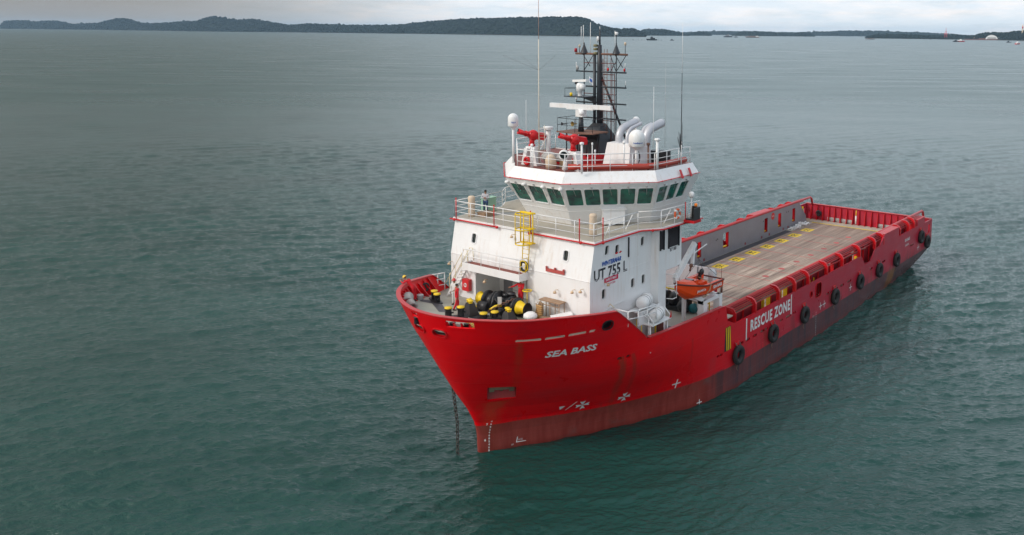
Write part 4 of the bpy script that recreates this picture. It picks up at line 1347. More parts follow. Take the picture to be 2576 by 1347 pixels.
# upper radar
part('radar_platform', NAVY, lambda m: (m.box(MX + .25, MX + 1.7, -1.9, -.1, 21.9, 21.97), m.slab([(MX + .3, -.1, 21.9), (MX + .3, -1.9, 21.9), (MX + .3, -.1, 21.45)], (1, 0, 0), .08)), mast)
railing('platform_rail', [(MX + 1.65, -.9, 21.97), (MX + 1.65, -1.85, 21.97), (MX + .3, -1.85, 21.97)], .55, r=.015, mids=0, mat=NAVY, parent=mast)
part('radar_pedestal', WHITE, lambda m: (m.lathe([(.16, 0), (.16, .3), (.26, .36), (.28, .75), (.2, .9), (0, .92)], (MX + 1.0, -1.0, 21.97), n=14), m.ball((MX + 1.0, -.78, 22.62), .25, 10, 8)), mast)
part('radar_scanner', WHITE, lambda m: m.obox((MX + 1.0, -1.0, 23.05), (.35, .93, .06), (0, 0, 1), 1.9, .16, .17), mast)
part('amber_beacon', YEL, lambda m: m.lathe([(0, 0), (.1, 0), (.1, .22), (0, .26)], (MX + 1.5, -1.4, 21.97), n=10), mast)
# big radar on its own platform ahead of the mast
PX = -10.2
part('radar_platform', RUSTY, lambda m: m.prism([(PX + .9, -1.5), (PX + 1.1, .3), (PX + .6, 1.5), (PX - 1.2, 1.5), (PX - 1.2, -1.5)], 19.5, 19.57), mast)
railing('platform_rail', [(PX - 1.2, -1.45, 19.57), (PX + .85, -1.45, 19.57), (PX + 1.05, .3, 19.57), (PX + .55, 1.45, 19.57), (PX - 1.2, 1.45, 19.57)], .95, r=.018, mids=1, mat=NAVY, parent=mast, sp=1.3)
part('platform_truss', NAVY, lambda m: ([m.tube([(PX + a, b, 17.9), (PX + a, b, 19.5)], .05, 6) for a in (-.7, .5) for b in (-.9, .9)], [m.tube([(PX + .5, -.9 + k * .6, 19.45), (PX + .5, -.6 + k * .6, 18.9), (PX + .5, -.3 + k * .6, 19.45)], .03, 5) for k in range(3)], m.tube([(PX + .5, -.9, 18.9), (PX + .5, .9, 18.9)], .03, 5)), mast)
part('radar_pedestal', WHITE, lambda m: (m.obox((PX, 0, 20.85), (0, 1, 0), (0, 0, 1), .6, .5, .45), m.tube([(PX, 0, 20.6), (PX, 0, 21.15)], .2, 12), m.ball((PX + .15, .2, 20.9), .22, 8, 6)), mast)
part('pedestal_column', NAVY, lambda m: m.tube([(PX, 0, 19.5), (PX, 0, 20.65)], [.22, .14], 10), mast)
part('radar_scanner', WHITE, lambda m: (m.obox((PX, -.05, 21.33), (-.12, 1, .0), (0, 0, 1), 5.0, .28, .30), m.obox((PX, -.05, 21.17), (-.12, 1, .0), (0, 0, 1), 2.2, .3, .12)), mast)
part('air_horn', BLACK, lambda m: m.lathe([(.02, 0), (.04, .3), (.13, .42)], (PX + .6, -.75, 20.1), (.4, -1, 0), 12), mast)
part('brass_horn', paint('brass', (.35, .25, .08), .4, metal=.5), lambda m: m.lathe([(.03, 0), (.06, .25), (.18, .4)], (PX + .35, -.1, 20.15), (1, -.2, 0), 12), mast)
# courtesy flag on a halyard
fl = MB(); N = 10
fl.add([(MX, -1.05 + .6 * i / N + .0, 23.45 - .55 * i / N + .35 * j + .04 * math.sin(i)) if 0 else (MX + .05 * math.sin(i * .9), -.95 + .42 * i / N, 23.35 - .30 * i / N - .42 * j / 4) for i in range(N + 1) for j in range(5)], [(i * 5 + j, i * 5 + j + 1, (i + 1) * 5 + j + 1, (i + 1) * 5 + j) for i in range(N) for j in range(4)])
flag = fl.build('signal_flag', paint('flag_white', (.72, .75, .8), .8))
flag['label'] = 'small white and blue flag flying beside the black mast'; flag['category'] = 'flag'
md = flag.modifiers.new('thick', 'SOLIDIFY'); md.thickness = .01
part('flag_patch', BLUET, lambda m: m.add([(MX + .09, -.85, 23.2), (MX + .09, -.62, 23.1), (MX + .09, -.62, 22.9), (MX + .09, -.85, 23.0)], [(0, 1, 2, 3)]), flag)

# ================================================================ cargo rail: inner wall, outer hoops, long pipes
HOOPS = [-21.8, -25.85, -28.85, -31.5, -35.4, -39.0, -43.2, -47.3, -49.65, -54.6, -57.4, -59.3]
DOORS = [(-24.9, 1.0), (-28.0, 1.0), (-37.9, .8), (-43.35, 1.2), (-52.6, .8), (-56.1, .8), (-59.9, .8)]
for side in (1, -1):
    nm = side
    xa, xb = -18.42, -61.2
    U = lambda x: (xa - x) / (xa - xb)
    ops = [(U(x + w_ / 2), U(x - w_ / 2), (3.72 - 3.06) / 2.94, (5.4 - 3.06) / 2.94) for x, w_ in DOORS]
    small = [(-36.0, .35), (-38.9, .3), (-47.7, .3), (-51.6, .3), (-53.5, .3), (-57.1, .3), (-58.4, .3)]
    ops2 = [(U(x + w_ / 2), U(x - w_ / 2), .03, .13) for x, w_ in small]
    y1 = 7.02 * side
    Pa = (xa, y1, 3.06) if side < 0 else (xb, y1, 3.06); Pb_ = (xb, y1, 3.06) if side < 0 else (xa, y1, 3.06)
    fl_ = (lambda o: o) if side < 0 else (lambda o: (1 - o[1], 1 - o[0], o[2], o[3]))
    mb = MB()
    wall(Pa, Pb_, (Pa[0], y1, 6.0), (Pb_[0], y1, 6.0), [fl_(o) for o in ops], .10, mb)
    # raked after end
    e = [(-61.2, 3.06), (-63.7, 3.06), (-63.4, 3.9), (-61.2, 6.0)]
    mb.slab([(x, y1, z) for x, z in e], (0, -side, 0), .10)
    wl = mb.build('inner_bulwark', paint('shaded_dark_red', (.24, .006, .014), .5, dirt=(.1, .02, .015), dirt_amt=.6), ship)  # red darkened to carry the shade of the narrow rail recess
    for z_ in (4.0, 4.9, 5.6):
        mb = MB(); mb.box(-54 if z_ > 5 else -61, -18.7, min(7.145 * side, 7.26 * side), max(7.145 * side, 7.26 * side), z_, z_ + .05)
        if not 3.7 < z_ < 5.42: mb.build('stringer', RED, wl)
    for k_ in range(26):
        x_ = -19.6 - 1.55 * k_
        if any(abs(x_ - d_) < w2 / 2 + .2 for d_, w2 in DOORS): continue
        mb = MB(); mb.box(x_ - .03, x_ + .03, min(7.145 * side, 7.3 * side), max(7.145 * side, 7.3 * side), 3.06, 5.58); mb.build('wall_stiffener', RED, wl)
    if side < 0:
        mb = MB()
        yg = y1 + .018
        wall((xa, yg, 3.065), (xb, yg, 3.065), (xa, yg, 5.93), (xb, yg, 5.93), ops + ops2, .015, mb)
        mb.slab([(x, yg, z - .07 if z > 4 else z) for x, z in e], (0, 1, 0), .015)
        mb.build('grey_lining', GREYW, wl)
        mb = MB(); mb.lathe([(.42, 0), (0, .004)], (-54.3, yg + .002, 5.3), (0, 1, 0), 24)
        rs = mb.build('round_red_sign', RED, wl)
        lettering('sign_lettering', 'VSOS', .26, lambda u, v: (-54.3 - u, yg + .012, 5.3 + v), WTEXT, rs)
        mb = MB()
        for x, z in ((-41.3, 4.9), (-41.6, 4.95), (-53.5 + 1.6, 5.1), (-57.9, 5.2), (-58.4, 5.2)): mb.lathe([(.09, 0), (0, .004)], (x, yg + .002, z), (0, 1, 0), 10)
        mb.build('rust_spot', BLACKV, wl)
    mb = MB(); yp = 7.05 * side
    mb.tube([(xa + .3, yp, 6.02), (-64.6, yp, 6.02), (-65.0, yp, 5.85), (-65.35, yp, 5.1)], .14, 12)
    mb.build('top_pipe', PINKRED, wl)
    for x, w_ in DOORS:
        mb = MB()
        for q in (x - w_ / 2, x + w_ / 2): mb = MB(); mb.box(q - .03, q + .03, y1 - .0 if side < 0 else y1 + .002, y1 + .35 * -1 if side < 0 else y1 + .35, 3.7, 5.42) if side > 0 else mb.box(q - .03, q + .03, y1 - .35, y1 - .101, 3.7, 5.42); mb.build('door_jamb', YEL if (side > 0 and x > -30) else RED, wl)
        if False: pass
        if x < -30:
            mb = MB(); mb.box(x - w_ / 2 + .05, x + w_ / 2 - .1, y1 - side * -.25 - .1, y1 - side * -.25 + .1, 3.75, 3.85)
            mb.build('yellow_step', YEL, wl)
    for x in HOOPS:
        mb = MB(); sy = side
        pts = [(8.0, 5.0), (8.0, 5.72), (7.86, 6.0), (7.6, 6.16), (7.15, 6.18)]
        inn = [(7.72, 5.0), (7.72, 5.62), (7.62, 5.80), (7.5, 5.88), (7.15, 5.9)]
        poly = pts + inn[::-1]
        if x in (-49.65, -54.6): pass
        for xx, tk in ((x + .09, .05), (x - .09, .05)):
            pass
        vs = [(x + .07, y * sy, z) for y, z in poly] + [(x - .07, y * sy, z) for y, z in poly]; n = len(poly)
        mb.add(vs, [(i, i + 1, n - 2 - i, n - 1 - i) for i in range(4)] + [(2 * n - 1 - i, 2 * n - 2 - i, n + i + 1, n + i) for i in range(4)] + [(i, n + i, n + (i + 1) % n, (i + 1) % n) for i in range(n)])
        # flange on the outer edge
        for (a, b), (c, d) in zip(pts, pts[1:]):
            mb.beam((x, (a + .012) * sy, b + .012), (x, (c + .012) * sy, d + .012), .2, .03, (0, 1 * sy, .3) if b != d else (0, 0, 1))
        mb.build('rail_hoop', RED, ship)
    # long pipes between the hoops
    for k, (y, z, r, mt) in enumerate(((7.28, 6.08, .03, PINKRED), (7.40, 6.02, .03, PINKRED), (7.55, 5.95, .028, PINKRED), (7.68, 5.84, .028, PINKRED), (7.78, 5.66, .025, PINKRED), (7.62, 5.62, .085, RUSTY), (7.40, 5.75, .03, RUSTY))):
        x0, x1 = (-18.6, -49.8) if k < 5 else (-18.7, -36.5)
        mb = MB(); mb.tube([(x0, y * side, z), (x1, y * side, z)], r, 8)
        if k < 5: mb.build('rail_pipe', mt, ship); mb = MB(); mb.tube([(-54.2, y * side, z), (-62.6, y * side, z)], r, 8)
        mb.build('rail_pipe', mt, ship)
    # plated-in sections and end boxes
    mb = MB()
    mb.box(-54.2, -49.83, min(7.14 * side, 7.99 * side), max(7.14 * side, 7.99 * side), 6.03, 6.1)
    mb.build('box_section', PINKRED, ship); mb = MB()
    mb.box(-62.9, -60.35, min(7.14 * side, 7.99 * side), max(7.14 * side, 7.99 * side), 5.74, 5.8)
    mb.box(-60.40, -60.30, min(7.14 * side, 7.87 * side), max(7.14 * side, 7.87 * side), 3.06, 5.73)
    mb.build('box_section', PINKRED, ship); mb = MB()
    mb.box(-49.86, -49.8, min(7.14 * side, 7.87 * side), max(7.14 * side, 7.87 * side), 3.06, 6.02)
    mb.build('box_section', PINKRED, ship)
    # forward end plate of the recess
    mb = MB()
    q = [(7.14, 5.1), (7.99, 5.1), (7.99, 5.75), (7.75, 6.1), (7.14, 6.15)]
    mb.slab([(-18.65, y * side, z) for y, z in (q if side > 0 else q[::-1])], (1, 0, 0), .06)
    mb.build('recess_end_plate', RED, ship)
    # frames of the outer plating seen through the rail
    for x in [-20.0 - 1.8 * k for k in range(22)]:
        if abs(x + 33.5) < .8: continue
        mb = MB(); mb.box(x - .03, x + .03, min(7.7 * side, 7.87 * side), max(7.7 * side, 7.87 * side), 3.06, 4.0 if -47.5 < x < -43.3 else 5.0)
        mb.build('side_frame', RED, ship)
for k in range(7):
    x = -40.0 - k * .8
    part('stowed_pipe', RUSTY if k % 2 else RED, lambda m: m.tube([(x + 1.2, 7.25, 5.2 + .1 * (k % 3)), (x - 1.4, 7.7, 5.6 - .12 * (k % 2))], .045, 6))
part('yellow_valve', YEL, lambda m: (m.box(-44.0, -43.7, 7.2, 7.5, 3.06, 4.9), m.torus((-43.85, 7.5, 4.5), (0, 1, 0), .22, .04, 14, 6)))
part('yellow_rung_ladder', YEL, lambda m: [m.box(-33.9, -33.1, 7.3, 7.4, z, z + .09) for z in (3.4, 3.8, 4.2, 4.6)] + [m.box(x, x + .06, 7.3, 7.4, 3.06, 5.0) for x in (-33.95, -33.1)])
part('yellow_step_frame', YEL, lambda m: ([m.box(-63.7, -62.6, -7.6, -7.5, z, z + .12) for z in (3.5, 4.05, 4.6)], m.box(-62.7, -62.55, -7.65, -7.5, 3.06, 4.7), m.box(-63.75, -63.6, -7.65, -7.5, 3.06, 4.9)))
part('stern_winch_post', YEL, lambda m: (m.box(-64.8, -64.3, 7.2, 7.7, 3.9, 4.0), m.box(-64.6, -64.5, 7.4, 7.5, 3.06, 3.9), m.torus((-64.55, 7.5, 4.05), (0, 0, 1), .3, .05, 14, 6)))

# transom stiffeners, cap rail, fittings
for k in range(19):
    y = -7.1 + k * 14.2 / 18
    part('transom_frame', RED, lambda m: m.slab([(-65.45, y, 4.95), (-65.45, y, 3.13), (-65.0, y, 3.13), (-65.28, y, 4.95)], (0, 1, 0), .05))
part('transom_cap', PINKRED, lambda m: m.box(-65.68, -65.3, -7.9, 7.9, 5.052, 5.11))
for y0, y1 in ((-5.0, -3.4), (-3.2, -1.6), (1.6, 3.2)):
    part('freeing_port', GALV, lambda m: (m.box(-65.47, -65.40, y0, y1, 3.2, 3.62), m.box(-65.40, -65.3, y0, y1, 3.4, 3.44)))
part('white_lamp_tube', WTEXT, lambda m: m.tube([(-64.9, -1.05, 3.35), (-64.9, -1.05, 4.35)], .09, 10))
part('lamp_tube_bracket', YEL, lambda m: m.tube([(-64.9, -1.05, 4.35), (-64.95, -1.05, 5.0)], .05, 8))
part('stern_fairlead', BLACK, lambda m: (m.torus((-65.2, -6.1, 4.0), (1, 0, 0), .3, .1, 20, 8), m.lathe([(.3, 0), (0, .01)], (-65.25, -6.1, 4.0), (1, 0, 0), 16)))

# bow bulwark: cap rail and stiffeners on the inside
def surf(x0, z0, off=.03, wrap=True):
    """flat lettering laid on the plating in the plane of the surface"""
    p, a, u, n = frame_at(x0, z0)
    def fn(s, v):
        q = p + a * s + u * v
        return Vector((q.x, hull_y(q.x, q.z), q.z)) + n * off
    return fn


def caprail(side):
    mb = MB(); secs = []
    a1 = -7.4 if side > 0 else -6.1
    ts = [i / 90 for i in range(91)]
    for t in ts:
        z = 9
        for _ in range(10): z = sheer(fore(t, z)[0], side)
        x, y = fore(t, z)
        if x < -17.0: break
        e = 1e-3; xa, ya = fore(max(0, t - e), z); xb, yb = fore(min(1, t + e), z)
        l = math.hypot(xb - xa, yb - ya); nx, ny = -(yb - ya) / l, (xb - xa) / l
        if t == 0: nx, ny = -1, 0
        secs.append([((x - nx * .05), (y - ny * .05) * side, z + .003), ((x + nx * .22), (y + ny * .22) * side, z + .003), ((x + nx * .22), (y + ny * .22) * side, z + .05), ((x - nx * .05), (y - ny * .05) * side, z + .05)])
    if side < 0: secs = [s[::-1] for s in secs]
    mb.loft(secs); return mb.build('cap_rail', PINKRED, hull)
caprail(1); caprail(-1)
for side in (1, -1):
    for t in [.02 + .028 * k for k in range(19)]:
        x0, y0 = fore(t, 8.36); zb_ = zd(x0) + .005; x0, y0 = fore(t, zb_); x1, y1 = fore(t, 9.75 if x0 > -1 else 9.6); zt_ = 9.85 if x0 > -1 else 9.62
        if x1 < (-3.6 if side > 0 else -2.6): break
        e = 1e-3; xa, ya = fore(max(0, t - e), 9); xb, yb = fore(t + e, 9); l = math.hypot(xb - xa, yb - ya); nx, ny = -(yb - ya) / l, (xb - xa) / l
        mb = MB(); tx, ty = -ny * .04, nx * .04
        A = [(x0 + nx * .1, y0 + ny * .1, zb_), (x0 + nx * .5, y0 + ny * .5, zb_), (x1 + nx * .2, y1 + ny * .2, zt_), (x1 + nx * .1, y1 + ny * .1, zt_)]
        mb.loft([[(x + tx, (y + ty) * side, z) for x, y, z in A], [(x - tx, (y - ty) * side, z) for x, y, z in A]])
        mb.build('bulwark_frame', RED, hull)
railing('bow_gap_rail', [(-2.95, -7.45, 8.36), (-3.4, -7.35, 8.36), (-3.9, -7.2, 8.36)], 1.25, parent=ship, sp=.6, r=.035)
part('corner_handrail', paint('cream_rail', (.72, .62, .38), .5), lambda m: (m.tube([(-4.2, -7.0, 8.36), (-4.2, -7.0, 9.5), (-4.5, -6.9, 9.7), (-5.0, -6.8, 9.3), (-5.0, -6.8, 8.36)], .03, 6)))

# writing and marks on the hull
lettering('name_lettering', 'SEA BASS', .66, surf(-1.73, 7.52), WTEXT, hull, bold=.02, shear=.16, sx=1.22)
lettering('rescue_lettering', 'RESCUE ZONE', 1.2, lambda u, v: (-24.35 - u, 8.02, 4.17 + v), WTEXT, hull, bold=.045, sx=.80, spacing=1.14)
for x in (-20.3, -28.05): part('zone_bar', WTEXT, lambda m: m.box(x - .07, x + .07, 8.005, 8.02, 3.3, 4.98), hull)
lettering('name_lettering', 'SEA BASS', .45, lambda u, v: (-56.95 - u, 8.02, 4.2 + v), WTEXT, hull, bold=.012, sx=.9)
lettering('port_lettering', 'JAKARTA', .32, lambda u, v: (-56.9 - u, 8.02, 3.62 + v), WTEXT, hull, bold=.006, sx=.9)
part('hazard_panel', BTEXT, lambda m: m.add([on_hull(x, z, .012) for z in (3.25, 3.9, 4.5, 5.1) for x in (-17.1, -17.5, -17.9)], [(3 * j + i, 3 * j + i + 1, 3 * j + i + 4, 3 * j + i + 3) for j in range(3) for i in range(2)]), hull)
hz = hull.children[-1]
for k in range(3):
    part('hazard_stripe', YEL, lambda m: m.add([on_hull(-17.13 - .25 * k - .06 * i - w_, 5.08 - .45 * i, .03) for i in range(5) for w_ in (0, .13)], [(2 * i, 2 * i + 1, 2 * i + 3, 2 * i + 2) for i in range(4)]), hz)
def flatmark(name, pts, parent=hull, off=.035):
    mb = MB(); mb.add([on_hull(x, z, off) for x, z in pts], [tuple(range(len(pts)))]); return mb.build(name, WTEXT, parent)
def cross(x, z, s):
    mb = MB(); F = surf(x, z, .04)
    for a in (0, 90, 180, 270):
        c_, s_ = math.cos(R(a + 8)), math.sin(R(a + 8))
        P_ = [(.06, -.04), (.5, -.2), (.42, 0), (.5, .2), (.06, .04)]
        mb.add([F(s * (u * c_ - v * s_), s * (u * s_ + v * c_)) for u, v in P_], [tuple(range(5))])
    mb.build('thruster_mark', WTEXT, hull)
def plus(x, z, s):
    mb = MB(); F = surf(x, z, .035)
    for w_, h_ in ((.06, .5), (.5, .06)):
        mb.add([F(s * a * w_, s * b * h_) for a, b in ((-1, -1), (1, -1), (1, 1), (-1, 1))], [(0, 1, 2, 3)])
    mb.build('frame_mark', WTEXT, hull)
cross(-5.2, 2.46, .95); cross(-7.85, 2.46, .95)
plus(-12.1, 2.3, .8); plus(-34.0, 2.5, .65); plus(-34.8, 2.5, .65); plus(-40.9, 2.6, .65); plus(-60.7, 2.6, .7); plus(-14.6, .15, .5)
flatmark('bulb_mark', [(-3.75, 2.62), (-4.1, 2.6), (-3.95, 2.3)])
flatmark('bulb_mark', [(-4.3, 2.2), (-4.36, 2.2), (-4.66, 2.85), (-4.6, 2.85)])
lettering('bow_mark_lettering', 'BT', .17, surf(-4.5, 2.5), WTEXT, hull)
mb = MB()
mb.add([on_hull(a, b, .02) for a, b in ((-2.0, .7), (-2.05, .7), (-2.0, .32), (-1.95, .32))], [(0, 1, 2, 3)]); mb.add([on_hull(a, b, .02) for a, b in ((-1.95, .32), (-2.5, .32), (-2.5, .37), (-1.95, .37))], [(0, 1, 2, 3)])
mb.build('frame_mark', WTEXT, hull)
lettering('mark_lettering', 'FP', .16, surf(-1.75, .22), WTEXT, hull)
lettering('mark_lettering', 'LCG', .15, surf(-2.2, .5), WTEXT, hull)
for k in range(11):
    z = .14 + .2 * k
    lettering('draught_mark', '8642864286420'[k], .17, surf(-.42, z), WTEXT, hull, bold=.008)
    if k < 11: lettering('draught_mark', '2468024680246'[k], .16, lambda u, v: (-33.15 - u, 8.015, .12 + .2 * k + v), WTEXT, hull, bold=.006)
for z, s_ in ((.85, '6'), (1.95, '7')): lettering('draught_mark', s_, .2, surf(-.22, z), WTEXT, hull, bold=.012)
lettering('mark_lettering', 'P S', .28, lambda u, v: (-32.6 - u, 8.015, 1.9 + v), WTEXT, hull)


# ================================================================ forecastle gear
ZF = 8.352
def bollard_pair(x, y, ang, h=.85, r=.27, gap=1.0):
    zf = zd(x) + .002; mb = MB(); c, s_ = math.cos(ang), math.sin(ang)
    mb.obox((x, y, zf + .05), (c, s_, 0), (0, 0, 1), gap + .8, .55, .08)
    b = mb.build('bollard_base', BLACK, ship)
    for k in (-.5, .5):
        px_, py_ = x + c * gap * k, y + s_ * gap * k
        mb = MB(); mb.lathe([(r, .1), (r, h - .12), (r * 1.12, h - .1), (r * 1.12, h - .04)], (px_, py_, zf), n=16); mb.tube([(px_ + c * r, py_ + s_ * r, zf + h * .5), (px_ + c * r * 1.6, py_ + s_ * r * 1.6, zf + h * .5)], .05, 6)
        mb.build('bollard', BLACK, b)
        mb = MB(); mb.lathe([(r * 1.14, h - .04), (r * 1.14, h + .03), (0, h + .05)], (px_, py_, zf), n=16)
        mb.build('bollard_cap', YEL, b)
bollard_pair(-.85, -4.7, R(62), .62, .2, .75)
bollard_pair(1.62, -.25, R(140), .66, .2, .75)
bollard_pair(-.1, .95, R(150), .42, .21, .7)
bollard_pair(-3.0, 6.3, R(150), .5, .22, .7)
def roller(x, y, h=1.05):
    ZF = zd(x) + .002; mb = MB(); mb.loft([[(x + .42, y + .42, ZF), (x - .42, y + .42, ZF), (x - .42, y - .42, ZF), (x + .42, y - .42, ZF)], [(x + .2, y + .16, ZF + h), (x - .2, y + .16, ZF + h), (x - .2, y - .16, ZF + h), (x + .2, y - .16, ZF + h)]])
    b = mb.build('roller_pedestal', BLACK, ship)
    for k in (-.14, .14):
        mb = MB(); mb.lathe([(.13, 0), (.13, .1), (.17, .12), (.17, .17), (0, .18)], (x + k * .5, y + k, ZF + h), n=12); mb.build('roller_cap', YEL, b)
roller(.3, -.3, .85)
roller(-.95, 1.75, .6)
# anchor windlass
wl_ = thing('x', '', 'x'); bpy.data.objects.remove(wl_)
AX_, AZ = -2.15, 9.22
part('windlass_bed', BLACK, lambda m: (m.box(-3.2, -1.7, -1.5, 1.6, ZF, ZF + .14), m.box(-1.9, -1.2, -1.5, -1.1, ZF, ZF + .5), m.box(-2.0, -.7, .4, .75, ZF, ZF + .65)))
wbed = ship.children[-1]
part('windlass_shaft', BLACK, lambda m: m.tube([(AX_, -1.3, AZ), (AX_, 1.6, AZ)], .12, 10), wbed)
for y, s_ in ((-1.4, -1), (1.55, 1)):
    mb = MB(); mb.lathe([(.2, -.1), (.44, 0), (.40, .12), (.33, .3), (.30, .5), (.34, .62), (.42, .68)], (AX_, y if s_ > 0 else y + .15, AZ), (0, s_, 0), 20)
    wd = mb.build('warping_drum', YEL, wbed)
    mb = MB(); mb.lathe([(.42, .68), (.40, .72), (.33, .64), (0, .63)], (AX_, y if s_ > 0 else y + .15, AZ), (0, s_, 0), 20); mb.build('drum_end', BLACK, wd)
for y0, y1, r, dx in ((-1.25, -1.13, .62, 0), (-1.1, -.6, .45, 0), (-.55, -.43, .68, 0), (-.35, -.23, .72, -.1), (.85, .95, .6, 0), (1.0, 1.3, .42, 0), (1.32, 1.42, .6, 0)):
    mb = MB(); mb.lathe([(0, 0), (r, 0), (r, y1 - y0), (0, y1 - y0)], (AX_ + dx, y0, AZ), (0, 1, 0), 20); mb.build('windlass_drum', BLACK, wbed)
part('gearbox', BLACK, lambda m: (m.loft([[(-3.0, .75, ZF + .14), (-1.75, .75, ZF + .14), (-1.75, -.1, ZF + .14), (-3.0, -.1, ZF + .14)], [(-2.9, .6, 9.65), (-2.1, .6, 9.5), (-2.1, -.05, 9.5), (-2.9, -.05, 9.65)]]), m.tube([(-2.5, .1, 9.6), (-2.5, .1, 9.8)], .25, 12)), wbed)
part('hydraulic_motor', BLACK, lambda m: (m.tube([(-1.5, -1.25, 9.0), (-1.5, -.5, 9.0)], .32, 14), m.tube([(-1.5, -.9, 9.0), (-2.6, .4, 9.6)], .1, 8), m.ball((-2.6, .4, 9.8), .25, 10, 8, (1, 1.6, .6))), wbed)
part('brake_gear', BLACK, lambda m: [m.tube([(AX_ + rnd.uniform(-.7, .7), rnd.uniform(-1.1, 1.3), ZF + .2), (AX_ + rnd.uniform(-.6, .6), rnd.uniform(-1.1, 1.3), 9.6)], rnd.uniform(.03, .07), 6) for _ in range(16)], wbed)
part('grey_cover_plate', GALV, lambda m: m.slab([(-1.72, .1, 9.1), (-1.72, .45, 9.25), (-1.8, .35, 9.75), (-1.8, .0, 9.7)], (1, 0, 0), .03), wbed)
part('hand_wheel', YEL, lambda m: (m.torus((-3.1, 1.35, 10.05), (0, 0, 1), .28, .035, 18, 6), m.tube([(-3.38, 1.35, 10.05), (-2.82, 1.35, 10.05)], .025, 6), m.tube([(-3.1, 1.35, 9.2), (-3.1, 1.35, 10.05)], .03, 6)), wbed)
part('brake_lever', YEL, lambda m: (m.tube([(-1.6, -2.0, 8.7), (-1.5, -2.2, 9.1)], .05, 8), m.torus((-1.5, -2.25, 9.15), (.5, -.3, .8), .15, .05, 14, 6), m.tube([(-1.5, -2.0, 8.9), (-1.6, -1.4, 8.7)], .07, 8)), wbed)
part('yellow_guide', YEL, lambda m: m.tube([(-.9, .2, 9.1), (-1.2, .4, 9.3), (-1.5, .65, 9.35)], .1, 8), wbed)
def chain(name, pts, link, mat, parent):
    mb = MB(); pts = [Vector(p) for p in pts]; d = 0; k = 0
    tot = sum((b - a).length for a, b in zip(pts, pts[1:]))
    while d < tot:
        r = d
        for a, b in zip(pts, pts[1:]):
            l = (b - a).length
            if r <= l: break
            r -= l
        p = a.lerp(b, min(1, r / l)); t = (b - a).normalized()
        h = Vector((1, 0, 0)) if abs(t.x) < .8 else Vector((0, 1, 0)); u = t.cross(h).normalized(); v = t.cross(u)
        w_ = u if k % 2 else v
        mb.tube([p - t * link * .5, p - t * link * .3 + w_ * link * .3, p + t * link * .3 + w_ * link * .3, p + t * link * .5, p + t * link * .3 - w_ * link * .3, p - t * link * .3 - w_ * link * .3, p - t * link * .5], link * .12, 6, caps=False)
        d += link * .78; k += 1
    return mb.build(name, mat, parent)
chain('deck_chain', [(-2.0, 1.3, 9.75), (-1.5, .8, 9.5), (-.6, .2, 9.0)], .2, RUSTY, wbed)
part('deck_plate_disc', BLACK, lambda m: m.lathe([(.5, 0), (.5, .05), (0, .06)], (.4, .15, zd(.4)), n=20))
ac = chain('anchor_chain', [(.84, -1.35, 4.2), (.84, -1.0, 2.0), (.86, -.98, -.6)], .29, paint('chain_iron', (.05, .045, .04), .7, var=.4), ship)
# timber platform frame, pilot ladder, rope coil near the house
part('timber_stage', WOOD, lambda m: [m.box(-4.6 + .0, -3.9, 2.5 + k * .0, 4.2, 9.72, 9.77)] + [m.tube([(x, y, ZF), (x, y, 9.72)], .03, 6) for x in (-4.5 + .95, -3.55 + .4) for y in (2.65, 3.4, 4.1)] if 0 else
     [m.box(-3.45, -2.85, 2.55, 4.3, 9.72, 9.78)] + [m.tube([(x, y, ZF), (x, y, 9.72)], .03, 6) for x in (-3.4, -2.9) for y in (2.7, 3.45, 4.2)] + [m.tube([(-2.9, 2.7, 9.5), (-2.9, 4.2, 9.5)], .025, 6)])
pl_ = thing('pilot_ladder', 'yellow wooden pilot ladder stacked against the timber frame by the white house', 'ladder', (-2.7, 2.7, ZF))
for k in range(8): part('rung', TIMBER, lambda m: m.obox((-2.68 + .0, 2.75, 8.5 + .13 * k), (.15, 1, 0), (0, 0, 1), .52, .14, .045), pl_)
for y in (2.52, 2.98): part('ladder_rope', ROPE, lambda m: m.tube([(-2.68, y, ZF), (-2.68, y, 9.5), (-2.72, (y + 2.75) / 2, 9.65)], .025, 6), pl_)
part('wide_step', TIMBER, lambda m: m.obox((-2.35, 2.55, 8.75), (.4, 1, 0), (0, 0, 1), .7, .16, .05), pl_)
cr = MB()
for k in range(6):
    x, y = -3.0 + .03 * k, 2.0 + .09 * k
    cr.tube([(x, y, 8.38), (x - .12, y + .15, 9.0), (x - .15, y + .35, 9.5), (x - .05, y + .45, 9.0), (x + .1, y + .4, 8.4)], .035, 6)
o = cr.build('rope_coil', ROPE); o['label'] = 'brown hanging rope bundle leaning beside the pilot ladder'; o['category'] = 'rope'
o = MB()
for k in range(6): o.torus((1.9 - .14 * k, -4.2 - .16 * k, 9.5), (-.6, -.8, .1), .28, .075, 18, 8)
for k in range(5): o.torus((2.35 - .09 * k, -3.2 - .16 * k, 9.5), (-.6, -.8, .15), .24, .07, 18, 8)
o = o.build('mooring_rope', GREYT); o['label'] = 'coil of pale grey mooring rope lying inside the starboard bow bulwark'; o['category'] = 'rope'
o = MB(); o.lathe([(.2, 0), (.24, .3), (.22, .34), (.0, .35)], (-.3, -5.6, zd(-.3)), n=14); o = o.build('bucket', GALV)
o['label'] = 'galvanised bucket beside the feet of the crewman at the bow'; o['category'] = 'bucket'
part('fairlead_hood', BLACK, lambda m: (m.torus((-1.75, -6.75, 9.15), (.3, 1, 0), .26, .07, 18, 8), m.lathe([(.26, 0), (0, .06)], (-1.75, -6.8, 9.15), (.3, 1, 0), 16)), hull)
part('mushroom_vent', WHITE, lambda m: m.lathe([(.2, 0), (.2, .3), (.45, .33), (.42, .5), (.25, .62), (0, .66)], (-1.86, 2.75, zd(-1.86)), n=20))
